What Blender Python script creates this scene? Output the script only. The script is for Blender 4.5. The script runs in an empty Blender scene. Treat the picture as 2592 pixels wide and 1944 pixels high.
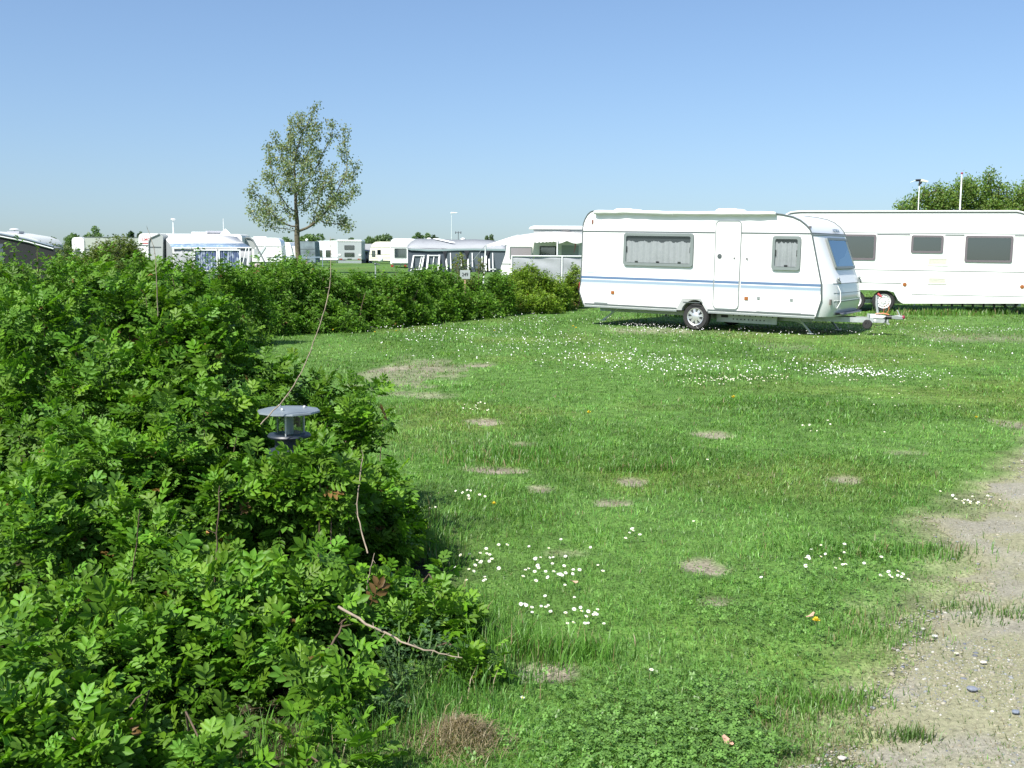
import bpy, math, random
import numpy as np
from mathutils import Matrix, Vector

rng = np.random.default_rng(7)
random.seed(7)
R = math.radians
scene = bpy.context.scene
COL = scene.collection

# ------------------------------------------------------------------ camera
F, CX, CY, EYE = 2750.0, 1296.0, 972.0, 1.65
PITCH = math.atan((CY - 632) / F)
ROLL = R(0.4)
_f = np.array([0, math.cos(PITCH), -math.sin(PITCH)])
_r0 = np.array([1.0, 0, 0]); _u0 = np.cross(_r0, _f)
_c, _s = math.cos(ROLL), math.sin(ROLL)
CR, CU, CF = _c * _r0 + _s * _u0, _c * _u0 - _s * _r0, _f
CAM = np.array([0, 0, EYE])
cam = bpy.data.cameras.new('camera')
cam.sensor_fit = 'HORIZONTAL'; cam.sensor_width = 36; cam.lens = 36 * F / 2592
cam.clip_start = 0.05; cam.clip_end = 6000
camo = bpy.data.objects.new('camera', cam); COL.objects.link(camo)
M = Matrix(((CR[0], CU[0], -CF[0], 0), (CR[1], CU[1], -CF[1], 0), (CR[2], CU[2], -CF[2], EYE), (0, 0, 0, 1)))
camo.matrix_world = M
scene.camera = camo

# survey helpers: a photo measurement -> a point in the place (metres)
def ray(px, py):
    return (px - CX) / F * CR - (py - CY) / F * CU + CF
def ground(px, py, z=0.0):
    d = ray(px, py); t = (z - EYE) / d[2]; return CAM + t * d
def at(px, py, Y):
    d = ray(px, py); return CAM + d * Y / d[1]

# ------------------------------------------------------------------ light
SUN_EL, SUN_AZ = R(50), R(38)          # azimuth: degrees to the left of straight behind the camera
sdir = Vector((-math.sin(SUN_AZ) * math.cos(SUN_EL), -math.cos(SUN_AZ) * math.cos(SUN_EL), math.sin(SUN_EL)))
sun = bpy.data.lights.new('sun', 'SUN'); sun.energy = 4.4; sun.angle = R(0.53); sun.color = (1, 0.955, 0.88)
suno = bpy.data.objects.new('sun', sun); COL.objects.link(suno)
suno.rotation_euler = sdir.to_track_quat('Z', 'Y').to_euler(); suno.location = (-20, -30, 40)
w = bpy.data.worlds.new('World'); scene.world = w; w.use_nodes = True
nt = w.node_tree; nt.nodes.clear()
sky = nt.nodes.new('ShaderNodeTexSky'); sky.sky_type = 'NISHITA'; sky.sun_disc = False
sky.sun_elevation = SUN_EL; sky.sun_rotation = math.atan2(sdir.x, sdir.y)
sky.air_density = 1.0; sky.dust_density = 1.75; sky.ozone_density = 5.0; sky.altitude = 0
wtc = nt.nodes.new('ShaderNodeTexCoord'); wmp = nt.nodes.new('ShaderNodeMapping'); wmp.inputs['Location'].default_value = (0, 0, 0.042)   # sky sampled a little above the horizon haze line
nt.links.new(wtc.outputs['Generated'], wmp.inputs['Vector']); nt.links.new(wmp.outputs['Vector'], sky.inputs['Vector'])
bg = nt.nodes.new('ShaderNodeBackground'); bg.inputs[1].default_value = 0.095
wo = nt.nodes.new('ShaderNodeOutputWorld')
nt.links.new(sky.outputs[0], bg.inputs[0]); nt.links.new(bg.outputs[0], wo.inputs[0])
scene.view_settings.view_transform = 'Standard'; scene.view_settings.look = 'None'
scene.view_settings.exposure = 0.9; scene.view_settings.gamma = 1
scene.render.engine = 'CYCLES'
scene.cycles.max_bounces = 8; scene.cycles.transparent_max_bounces = 12
scene.cycles.use_denoising = True

# ------------------------------------------------------------------ materials
MATS = {}
def mat(name, color, rough=0.5, metal=0.0, spec=0.5, var=0.0, vscale=3.0, coat=0.0, bump=0.0, bscale=40.0, trans=0.0, dirt=0.0):
    if name in MATS: return MATS[name]
    m = bpy.data.materials.new(name); m.use_nodes = True; n = m.node_tree; b = n.nodes['Principled BSDF']
    b.inputs['Base Color'].default_value = (*color, 1); b.inputs['Roughness'].default_value = rough
    b.inputs['Metallic'].default_value = metal; b.inputs['Specular IOR Level'].default_value = spec
    b.inputs['Coat Weight'].default_value = coat; b.inputs['Coat Roughness'].default_value = 0.08
    tc = n.nodes.new('ShaderNodeTexCoord')
    if var or dirt:
        nz = n.nodes.new('ShaderNodeTexNoise'); nz.inputs['Scale'].default_value = vscale; nz.inputs['Detail'].default_value = 6
        n.links.new(tc.outputs['Object'], nz.inputs['Vector'])
        mp = n.nodes.new('ShaderNodeMapRange'); mp.inputs[1].default_value = .3; mp.inputs[2].default_value = .7
        mp.inputs[3].default_value = 1 - var; mp.inputs[4].default_value = 1 + var
        n.links.new(nz.outputs['Fac'], mp.inputs[0])
        mx = n.nodes.new('ShaderNodeMix'); mx.data_type = 'RGBA'; mx.blend_type = 'MULTIPLY'; mx.inputs[0].default_value = 1
        mx.inputs[6].default_value = (*color, 1)
        n.links.new(mp.outputs[0], mx.inputs[7]); n.links.new(mx.outputs[2], b.inputs['Base Color'])
    if bump:
        nb = n.nodes.new('ShaderNodeTexNoise'); nb.inputs['Scale'].default_value = bscale; nb.inputs['Detail'].default_value = 4
        n.links.new(tc.outputs['Object'], nb.inputs['Vector'])
        bp = n.nodes.new('ShaderNodeBump'); bp.inputs['Strength'].default_value = 1; bp.inputs['Distance'].default_value = bump
        n.links.new(nb.outputs['Fac'], bp.inputs['Height']); n.links.new(bp.outputs[0], b.inputs['Normal'])
    if trans:
        t = n.nodes.new('ShaderNodeBsdfTranslucent'); t.inputs[0].default_value = (*color, 1)
        ms = n.nodes.new('ShaderNodeMixShader'); ms.inputs[0].default_value = trans
        out = n.nodes['Material Output']
        n.links.new(b.outputs[0], ms.inputs[1]); n.links.new(t.outputs[0], ms.inputs[2]); n.links.new(ms.outputs[0], out.inputs[0])
    MATS[name] = m
    return m

def leaf_mat(name, trans=0.3, rough=0.5, spec=0.3, back=1.25, tint=(1.1, 1.15, 0.6)):
    m = bpy.data.materials.new(name); m.use_nodes = True; n = m.node_tree; b = n.nodes['Principled BSDF']
    a = n.nodes.new('ShaderNodeAttribute'); a.attribute_name = 'Col'
    geo = n.nodes.new('ShaderNodeNewGeometry')
    mx = n.nodes.new('ShaderNodeMix'); mx.data_type = 'RGBA'; mx.blend_type = 'MULTIPLY'
    n.links.new(geo.outputs['Backfacing'], mx.inputs[0]); n.links.new(a.outputs['Color'], mx.inputs[6]); mx.inputs[7].default_value = (back, back, back * 1.15, 1)
    n.links.new(mx.outputs[2], b.inputs['Base Color'])
    b.inputs['Roughness'].default_value = rough; b.inputs['Specular IOR Level'].default_value = spec
    t = n.nodes.new('ShaderNodeBsdfTranslucent')
    mt = n.nodes.new('ShaderNodeMix'); mt.data_type = 'RGBA'; mt.blend_type = 'MULTIPLY'; mt.inputs[0].default_value = 1
    n.links.new(a.outputs['Color'], mt.inputs[6]); mt.inputs[7].default_value = (*tint, 1)
    n.links.new(mt.outputs[2], t.inputs[0])
    ms = n.nodes.new('ShaderNodeMixShader'); ms.inputs[0].default_value = trans
    n.links.new(b.outputs[0], ms.inputs[1]); n.links.new(t.outputs[0], ms.inputs[2])
    n.links.new(ms.outputs[0], n.nodes['Material Output'].inputs[0])
    return m

def glass_mat(name, tint=(0.55, 0.6, 0.6), mixf=0.55, rough=0.03):
    """acrylic pane: partly see-through, glossy"""
    m = bpy.data.materials.new(name); m.use_nodes = True; n = m.node_tree; n.nodes.remove(n.nodes['Principled BSDF'])
    tr = n.nodes.new('ShaderNodeBsdfTransparent'); tr.inputs[0].default_value = (*tint, 1)
    gl = n.nodes.new('ShaderNodeBsdfGlossy'); gl.inputs['Roughness'].default_value = rough; gl.inputs['Color'].default_value = (.82, .96, 1.0, 1)
    fr = n.nodes.new('ShaderNodeLayerWeight'); fr.inputs[0].default_value = .5
    pw = n.nodes.new('ShaderNodeMath'); pw.operation = 'POWER'; pw.inputs[1].default_value = 3.0; n.links.new(fr.outputs['Facing'], pw.inputs[0])
    add = n.nodes.new('ShaderNodeMath'); add.operation = 'MULTIPLY_ADD'; add.inputs[1].default_value = .7; add.inputs[2].default_value = mixf; add.use_clamp = True
    n.links.new(pw.outputs[0], add.inputs[0])
    ms = n.nodes.new('ShaderNodeMixShader'); n.links.new(add.outputs[0], ms.inputs[0])
    n.links.new(tr.outputs[0], ms.inputs[1]); n.links.new(gl.outputs[0], ms.inputs[2])
    n.links.new(ms.outputs[0], n.nodes['Material Output'].inputs[0]); MATS[name] = m
    return m

WHITE = mat('white_caravan_paint', (.80, .81, .80), .3, coat=.3, var=.015, vscale=1.2)
CREAM = mat('cream_caravan_paint', (.74, .72, .60), .35, var=.03, vscale=1.5)
WARM = mat('offwhite_paint', (.74, .75, .74), .4, var=.03, vscale=1.5)
TRIM = mat('grey_trim', (.12, .14, .14), .4, .3, var=.08)
TRIML = mat('light_grey_trim', (.24, .27, .265), .4, .2, var=.05)
FRAME = mat('window_frame_grey', (.165, .195, .19), .45, var=.05)
FRAMED = mat('window_frame_dark', (.05, .055, .06), .45)
DARK = mat('dark_interior', (.022, .03, .034), .8)
RUB = mat('tyre_rubber', (.022, .022, .023), .8, bump=.002, bscale=60)
ALLOY = mat('silver_wheel', (.62, .64, .65), .35, .7)
STEEL = mat('white_steel_wheel', (.66, .67, .66), .4, .1)
GALV = mat('galvanised_steel', (.45, .48, .48), .45, .5, var=.15, vscale=8)
BLACK = mat('black_plastic', (.015, .015, .017), .5)
AMBER = mat('amber_lens', (.28, .10, .025), .3)
RED = mat('red_lens', (.26, .022, .02), .3)
MAROON = mat('maroon_cap', (.25, .03, .06), .5)
BLUE1 = mat('blue_stripe', (.10, .165, .275), .35)
BLUE2 = mat('pale_blue_stripe', (.25, .33, .41), .35)
BLUE3 = mat('palest_blue_stripe', (.47, .53, .56), .35)
SILVER = mat('silver_panel', (.40, .43, .43), .22, .55, coat=.4, var=.05)
CANVAS = mat('white_canvas', (.78, .79, .77), .85, bump=.004, bscale=9, trans=.12)
CURT = mat('net_curtain', (.33, .345, .35), .9, trans=.06, var=.06, vscale=20)
PANE = glass_mat('acrylic_pane', (.90, .92, .93), .06)
TINT = glass_mat('tinted_pane', (.36, .41, .43), .20, .05)

# ------------------------------------------------------------------ mesh helpers
class MB:
    def __init__(s): s.v = []; s.f = []; s.m = []; s.p = []
    def add(s, vs, fs, mi=0):
        o = len(s.v); s.p.append((o, len(s.f))); s.v += [tuple(map(float, p)) for p in vs]
        s.f += [tuple(i + o for i in f) for f in fs]; s.m += [mi] * len(fs)
    def box(s, x0, x1, y0, y1, z0, z1, mi=0):
        s.add([(x0, y0, z0), (x1, y0, z0), (x1, y1, z0), (x0, y1, z0), (x0, y0, z1), (x1, y0, z1), (x1, y1, z1), (x0, y1, z1)],
              [(0, 3, 2, 1), (4, 5, 6, 7), (0, 1, 5, 4), (1, 2, 6, 5), (2, 3, 7, 6), (3, 0, 4, 7)], mi)
    def prism(s, poly, y0, y1, mi=0):
        """polygon in (x,z), counter-clockwise seen from -y, extruded y0..y1"""
        n = len(poly)
        s.add([(x, y0, z) for x, z in poly] + [(x, y1, z) for x, z in poly],
              [tuple(range(n)), tuple(range(2 * n - 1, n - 1, -1))] + [(i, i + n, (i + 1) % n + n, (i + 1) % n) for i in range(n)], mi)
    def ring(s, a, b, y0, y1, mi=0):
        """flat ring between outer loop a and inner loop b (same length), extruded"""
        n = len(a); vs = [(x, y0, z) for x, z in a] + [(x, y0, z) for x, z in b] + [(x, y1, z) for x, z in a] + [(x, y1, z) for x, z in b]
        fs = []
        for i in range(n):
            j = (i + 1) % n
            fs += [(i, j, n + j, n + i), (2 * n + i, 3 * n + i, 3 * n + j, 2 * n + j), (i, 2 * n + i, 2 * n + j, j), (n + i, n + j, 3 * n + j, 3 * n + i)]
        s.add(vs, fs, mi)
    def tube(s, path, r, n=8, mi=0, cap=True):
        P = [Vector(p) for p in path]; rs = r if isinstance(r, (list, tuple)) else [r] * len(P)
        t0 = (P[1] - P[0]).normalized(); u = t0.orthogonal().normalized(); vs = []; k = len(P)
        for i, p in enumerate(P):
            t = ((P[min(i + 1, k - 1)] - P[max(i - 1, 0)])).normalized(); u = (u - t * u.dot(t)).normalized(); v = t.cross(u)
            for j in range(n):
                a = 2 * math.pi * j / n; vs.append(p + (u * math.cos(a) + v * math.sin(a)) * rs[i])
        fs = [(i * n + j, i * n + (j + 1) % n, (i + 1) * n + (j + 1) % n, (i + 1) * n + j) for i in range(k - 1) for j in range(n)]
        if cap: fs += [tuple(range(n - 1, -1, -1)), tuple((k - 1) * n + j for j in range(n))]
        s.add(vs, fs, mi)
    def lathe(s, prof, n=24, axis='y', c=(0, 0, 0), mi=0):
        """prof: (radius, along) list turned round the axis"""
        vs = []; k = len(prof)
        for r_, h in prof:
            for j in range(n):
                a = 2 * math.pi * j / n; ca, sa = r_ * math.cos(a), r_ * math.sin(a)
                vs.append((c[0] + ca, c[1] + h, c[2] + sa) if axis == 'y' else (c[0] + ca, c[1] + sa, c[2] + h))
        fs = [(i * n + j, i * n + (j + 1) % n, (i + 1) * n + (j + 1) % n, (i + 1) * n + j) for i in range(k - 1) for j in range(n)]
        s.add(vs, fs, mi)
    def ball(s, c, r, n=12, mi=0, sz=1.0):
        s.lathe([(max(r * math.sin(math.pi * i / 8), 1e-4), -r * sz * math.cos(math.pi * i / 8)) for i in range(9)], n, 'z', c, mi)
    def grid(s, pts, mi=0):
        """pts[i][j] -> quads"""
        a = len(pts); b = len(pts[0])
        s.add([p for row in pts for p in row], [(i * b + j, i * b + j + 1, (i + 1) * b + j + 1, (i + 1) * b + j) for i in range(a - 1) for j in range(b - 1)], mi)
    def build_each(s, name, *a, **k):
        """every added shape becomes an object of its own"""
        e = s.p + [(len(s.v), len(s.f))]
        for (v0, f0), (v1, f1) in zip(e[:-1], e[1:]):
            q = MB(); q.add(s.v[v0:v1], [tuple(i - v0 for i in f) for f in s.f[f0:f1]]); q.build(name, *a, **k)
    def build(s, name, mats, parent=None, smooth=None, loc=None, bevel=0):
        me = bpy.data.meshes.new(name); me.from_pydata(s.v, [], s.f); me.update()
        for m in (mats if isinstance(mats, (list, tuple)) else [mats]): me.materials.append(m)
        if any(s.m): me.polygons.foreach_set('material_index', s.m)
        if smooth is not None:
            me.polygons.foreach_set('use_smooth', [True] * len(me.polygons)); me.set_sharp_from_angle(angle=R(smooth))
        o = bpy.data.objects.new(name, me); COL.objects.link(o)
        if parent: o.parent = parent
        if loc is not None: o.location = loc
        if bevel:
            bv = o.modifiers.new('bevel', 'BEVEL'); bv.width = bevel; bv.segments = 2; bv.limit_method = 'ANGLE'; bv.angle_limit = R(40)
        return o

def tag(o, label=None, cat=None, group=None, kind=None):
    if label: o['label'] = label
    if cat: o['category'] = cat
    if group: o['group'] = group
    if kind: o['kind'] = kind
    return o
def thing(name, loc=(0, 0, 0), rz=0.0, label=None, cat=None, group=None):
    o = bpy.data.objects.new(name, None); COL.objects.link(o); o.location = loc; o.rotation_euler = (0, 0, rz)
    o.empty_display_size = .2
    return tag(o, label, cat, group)
def np_mesh(name, verts, tris, colors=None, material=None, parent=None, smooth=False):
    me = bpy.data.meshes.new(name); nv, nf = len(verts), len(tris)
    me.vertices.add(nv); me.vertices.foreach_set('co', np.ascontiguousarray(verts, np.float32).ravel())
    me.loops.add(nf * 3); me.loops.foreach_set('vertex_index', np.ascontiguousarray(tris, np.int32).ravel())
    me.polygons.add(nf); me.polygons.foreach_set('loop_start', np.arange(nf, dtype=np.int32) * 3)
    if smooth: me.polygons.foreach_set('use_smooth', np.ones(nf, bool))
    me.update(calc_edges=True)
    if colors is not None:
        at_ = me.color_attributes.new('Col', 'FLOAT_COLOR', 'POINT')
        c4 = np.ones((nv, 4), np.float32); c4[:, :3] = colors; at_.data.foreach_set('color', c4.ravel())
    if material: me.materials.append(material)
    o = bpy.data.objects.new(name, me); COL.objects.link(o)
    if parent: o.parent = parent
    return o
def rrect(x0, z0, x1, z1, r, n=5):
    out = []
    for cx, cz, a0 in ((x1 - r, z0 + r, -90), (x1 - r, z1 - r, 0), (x0 + r, z1 - r, 90), (x0 + r, z0 + r, 180)):
        for i in range(n + 1):
            a = R(a0 + 90 * i / n); out.append((cx + r * math.cos(a), cz + r * math.sin(a)))
    return out
def text_mesh(name, body, size, material, parent, loc, rot, align='CENTER', thick=0.002, xs=1.0):
    cu = bpy.data.curves.new(name, 'FONT'); cu.body = body; cu.size = size; cu.align_x = align; cu.align_y = 'CENTER'; cu.extrude = thick
    cu.offset = size * 0.012
    t = bpy.data.objects.new(name, cu); COL.objects.link(t)
    me = bpy.data.meshes.new_from_object(t.evaluated_get(bpy.context.evaluated_depsgraph_get()))
    bpy.data.objects.remove(t); bpy.data.curves.remove(cu)
    me.materials.clear(); me.materials.append(material)
    o = bpy.data.objects.new(name, me); COL.objects.link(o); o.parent = parent; o.location = loc; o.rotation_euler = rot; o.scale = (xs, 1, 1)
    return o

# smooth 2-D value noise for fields
def vnoise(x, y, scale, seed=0):
    r = np.random.default_rng(seed); T = r.random((256, 256))
    x = np.asarray(x) / scale + 1000.3; y = np.asarray(y) / scale + 1000.7
    xi = np.floor(x).astype(int); yi = np.floor(y).astype(int); fx = x - xi; fy = y - yi
    fx = fx * fx * (3 - 2 * fx); fy = fy * fy * (3 - 2 * fy)
    g = lambda a, b: T[a % 256, b % 256]
    return (g(xi, yi) * (1 - fx) + g(xi + 1, yi) * fx) * (1 - fy) + (g(xi, yi + 1) * (1 - fx) + g(xi + 1, yi + 1) * fx) * fy
def fbm(x, y, scale, seed=0, o=3):
    t = 0; a = 1; s = 0
    for i in range(o):
        t = t + a * vnoise(x, y, scale / 2 ** i, seed + i); s += a; a *= .5
    return t / s
def sstep(a, b, x):
    t = np.clip((x - a) / (b - a), 0, 1); return t * t * (3 - 2 * t)

# ------------------------------------------------------------------ ground, track, grass, flowers
_tb = np.array([ground(a, b)[:2] for a, b in ((2060, 1990), (2090, 1944), (2110, 1900), (2150, 1790), (2235, 1680), (2262, 1560), (2360, 1480), (2390, 1400), (2430, 1310), (2500, 1225), (2592, 1165))])
def track_edge(y):
    return np.interp(y, np.r_[-6, 2.6, _tb[:, 1], 14, 40], np.r_[0.2, 0.85, _tb[:, 0], 8.0, 27])
def track(x, y):
    s = x - track_edge(y) + .12 + (fbm(x, y, .9, 41, 3) - .5) * .62 + (vnoise(x, y, .14, 45) - .5) * .22
    return sstep(-.30, .42, s) * (1 - sstep(6, 9, -np.asarray(y)))
_soil = [(1242, 1190, 72, 14, 1), (1600, 1219, 34, 10, 1), (1547, 1275, 38, 11, .9), (1365, 1242, 34, 10, .8), (1230, 1072, 45, 8, .9),
         (1805, 1104, 38, 8, .8), (1764, 1426, 50, 18, .95), (1372, 1699, 68, 24, 1), (2150, 1218, 55, 9, .8), (1324, 1125, 40, 7, .7),
         (1805, 1512, 42, 12, .7), (1030, 945, 130, 34, .55), (985, 932, 60, 6, .9), (1095, 935, 40, 5, .8), (1207, 926, 44, 5, .95),
         (1172, 1580, 40, 16, .9), (1650, 838, 150, 7, .6), (2480, 855, 140, 10, .5), (2560, 1080, 50, 16, .7), (2300, 1150, 40, 6, .4),
         (1060, 1000, 90, 8, .5), (1400, 1400, 60, 8, .35), (2000, 880, 70, 6, .3), (1900, 845, 90, 5, .35)]
SOIL = []
for a, b, hw, hh, k in _soil:
    g = ground(a, b); g2 = ground(a, b - hh); g1 = ground(a, b + hh); d = math.hypot(g[0], g[1])
    SOIL.append((g[0], g[1], hw * d / F, max((g2[1] - g1[1]) / 2, .05), k))
def soil(x, y):
    x = np.asarray(x, float); y = np.asarray(y, float); v = np.zeros_like(x + y)
    nx = (fbm(x, y, .3, 11, 4) - .5) * 1.8; ny = (fbm(x, y, .3, 12, 4) - .5) * 1.8
    for sx, sy, rx, ry, k in SOIL:
        q = np.sqrt(((x - sx + nx * rx * 1.1) / rx) ** 2 + ((y - sy + ny * ry * 1.1) / ry) ** 2)
        v = np.maximum(v, k * (1 - sstep(.75, 1.25, q)))
    return v
def lush(x, y):      # darker, longer grass
    return sstep(.42, .66, fbm(x, y, 1.5, 21, 4))
def yellow(x, y):    # short pale grass
    return .55 * sstep(.5, .75, fbm(x, y, 1.8, 31, 4))
def hgt(x, y):
    d = np.hypot(x, y); fade = 1 - sstep(12, 22, d)
    return ((fbm(x, y, 1.1, 51, 3) - .5) * .07 + (lush(x, y) - .4) * .015 - soil(x, y) * .02) * fade

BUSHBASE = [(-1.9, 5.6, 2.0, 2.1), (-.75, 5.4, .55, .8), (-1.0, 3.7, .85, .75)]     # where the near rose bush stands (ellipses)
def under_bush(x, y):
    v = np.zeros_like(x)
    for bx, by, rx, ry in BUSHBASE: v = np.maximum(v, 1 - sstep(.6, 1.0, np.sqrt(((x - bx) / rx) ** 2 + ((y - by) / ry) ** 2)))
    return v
def axis(fine0, fine1, step, lo, hi, gr=1.22):
    a = list(np.arange(fine0, fine1 + 1e-6, step)); s = step; x = fine1
    while x < hi: s *= gr; x += s; a.append(x)
    s = step; x = fine0; pre = []
    while x > lo: s *= gr; x -= s; pre.append(x)
    return np.array(pre[::-1] + a)
gx = axis(-5, 6.5, .06, -2500, 2500); gy = axis(2.6, 13, .06, -60, 4000, 1.16)
X, Y = np.meshgrid(gx, gy); nx_, ny_ = len(gx), len(gy)
Z = hgt(X, Y)
sl = soil(X, Y); tk = track(X, Y); lu = lush(X, Y); ye = yellow(X, Y)
cg = np.array([.080, .158, .033]) * (1 - lu[..., None] * .2) + np.array([.05, .025, .006]) * ye[..., None]
cs = np.array([.235, .21, .16]) * (.8 + .4 * fbm(X, Y, .12, 61, 3))[..., None]
ct = np.array([.235, .228, .14]) * (.75 + .5 * fbm(X, Y, .2, 62, 3))[..., None]
cc = cg * (1 - sl[..., None]) + cs * sl[..., None]; cc = cc * (1 - tk[..., None]) + ct * tk[..., None]
ub_ = under_bush(X, Y)[..., None]; cc = cc * (1 - ub_) + np.array([.045, .038, .022]) * ub_      # leaf litter and bare soil, painted darker to deepen the shaded bush gaps
cc *= (.8 + .4 * fbm(X, Y, .25, 63, 3))[..., None]
i, j = np.meshgrid(np.arange(ny_ - 1), np.arange(nx_ - 1), indexing='ij'); q = (i * nx_ + j).ravel()
tris = np.concatenate([np.stack([q, q + 1, q + nx_ + 1], 1), np.stack([q, q + nx_ + 1, q + nx_], 1)])
def ground_mat(name, n1=30, n2=190, amt=.5, bump=.003, rough=.95):
    m = bpy.data.materials.new(name); m.use_nodes = True; n = m.node_tree; b = n.nodes['Principled BSDF']; b.inputs['Roughness'].default_value = rough
    b.inputs['Specular IOR Level'].default_value = .15
    a = n.nodes.new('ShaderNodeAttribute'); a.attribute_name = 'Col'; tc = n.nodes.new('ShaderNodeTexCoord')
    prev = a.outputs['Color']; hs = []
    for sc, am in ((n1, amt * .7), (n2, amt)):
        nz = n.nodes.new('ShaderNodeTexNoise'); nz.inputs['Scale'].default_value = sc; nz.inputs['Detail'].default_value = 5
        n.links.new(tc.outputs['Object'], nz.inputs['Vector']); mp = n.nodes.new('ShaderNodeMapRange')
        mp.inputs[1].default_value = .3; mp.inputs[2].default_value = .7; mp.inputs[3].default_value = 1 - am; mp.inputs[4].default_value = 1 + am
        n.links.new(nz.outputs['Fac'], mp.inputs[0]); mx = n.nodes.new('ShaderNodeMix'); mx.data_type = 'RGBA'; mx.blend_type = 'MULTIPLY'; mx.inputs[0].default_value = 1
        n.links.new(prev, mx.inputs[6]); n.links.new(mp.outputs[0], mx.inputs[7]); prev = mx.outputs[2]; hs.append(nz.outputs['Fac'])
    n.links.new(prev, b.inputs['Base Color'])
    bp = n.nodes.new('ShaderNodeBump'); bp.inputs['Distance'].default_value = bump; n.links.new(hs[1], bp.inputs['Height']); n.links.new(bp.outputs[0], b.inputs['Normal'])
    return m
GM = ground_mat('lawn_soil', 6, 60)
g_o = np_mesh('ground', np.stack([X.ravel(), Y.ravel(), Z.ravel()], 1), tris, cc.reshape(-1, 3), GM, smooth=True)
tag(g_o, kind='structure')

# gravel track: its own sheet a few mm above the ground
tx = np.arange(.1, 9, .045); ty = np.arange(-1.5, 13, .045); X, Y = np.meshgrid(tx, ty); T = track(X, Y)
ok = (T > .70); nxx = len(tx)
Zt = hgt(X, Y) + .0005 + .0045 * sstep(.72, .9, T)
i, j = np.meshgrid(np.arange(len(ty) - 1), np.arange(nxx - 1), indexing='ij')
fk = ok[:-1, :-1] & ok[1:, :-1] & ok[:-1, 1:] & ok[1:, 1:]
q = (i * nxx + j)[fk]
tris = np.concatenate([np.stack([q, q + 1, q + nxx + 1], 1), np.stack([q, q + nxx + 1, q + nxx], 1)])
used, inv = np.unique(tris, return_inverse=True)
ctr = np.array([.235, .226, .178]) * (.72 + .36 * fbm(X, Y, .5, 64, 4) + .22 * fbm(X, Y, .09, 66, 2))[..., None]
gr_ = sstep(.42, .62, fbm(X, Y, .3, 65, 4))[..., None]; ctr = ctr * (1 - .55 * gr_) + np.array([.22, .225, .11]) * .55 * gr_
ek = sstep(.70, .93, T)[..., None]; ctr = ctr * ek + np.array([.235, .228, .14]) * (.75 + .5 * fbm(X, Y, .2, 62, 3))[..., None] * (1 - ek)
V = np.stack([X.ravel(), Y.ravel(), Zt.ravel()], 1)
t_o = np_mesh('gravel_track', V[used], inv.reshape(-1, 3), ctr.reshape(-1, 3)[used], ground_mat('gravel_dirt', 60, 330, .35, .0012), smooth=True)
tag(t_o, kind='structure')

# loose gravel (uncountable)
N = 70000
az = rng.uniform(R(8), R(33), N); d = 3.0 * (11 / 3.0) ** rng.random(N) ** 1.2; px_, py_ = d * np.sin(az), d * np.cos(az)
k = (track(px_, py_) > .55) & (rng.random(N) < .12 + .88 * sstep(.4, .65, fbm(px_, py_, .5, 71, 3))); px_, py_ = px_[k], py_[k]; N = len(px_)
ico = np.array([(0, 0, 1)] + [(.89 * math.cos(a), .89 * math.sin(a), .45) for a in np.arange(5) * 2 * math.pi / 5] + [(.89 * math.cos(a), .89 * math.sin(a), -.45) for a in (np.arange(5) + .5) * 2 * math.pi / 5] + [(0, 0, -1)])
icf = [(0, 1 + i, 1 + (i + 1) % 5) for i in range(5)] + [(11, 6 + (i + 1) % 5, 6 + i) for i in range(5)] + [(1 + i, 6 + i, 1 + (i + 1) % 5) for i in range(5)] + [(1 + (i + 1) % 5, 6 + i, 6 + (i + 1) % 5) for i in range(5)]
icf = np.array(icf)
sz = .0016 + .009 * rng.random(N) ** 18 + .0036 * rng.random(N) ** 2
P = np.stack([px_, py_, hgt(px_, py_) + .005], 1)
sc = sz[:, None] * np.stack([rng.uniform(.8, 1.4, N), rng.uniform(.7, 1.2, N), rng.uniform(.35, .7, N)], 1)
ang = rng.uniform(0, 6.28, N); lv = ico[None] * rng.uniform(.75, 1.2, (N, 12, 1)) * sc[:, None]
ca, sa = np.cos(ang)[:, None], np.sin(ang)[:, None]
lv = np.stack([lv[..., 0] * ca - lv[..., 1] * sa, lv[..., 0] * sa + lv[..., 1] * ca, lv[..., 2]], -1) + P[:, None]
pal = np.array([(.20, .19, .15), (.15, .16, .16), (.26, .255, .23), (.10, .11, .13), (.22, .20, .15), (.33, .325, .29), (.18, .17, .13)])
cst = pal[rng.choice(7, N, p=[.27, .2, .12, .09, .2, .04, .08])] * 1.35 * rng.uniform(.75, 1.2, (N, 1))
STM = leaf_mat('stone_surface', 0.0, .85, .25, 1.0)
s_o = np_mesh('gravel', lv.reshape(-1, 3), (icf[None] + np.arange(N)[:, None, None] * 12).reshape(-1, 3), np.repeat(cst, 12, 0), STM)
tag(s_o, 'loose grey and beige gravel on the track at lower right', 'gravel', kind='stuff')

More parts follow.
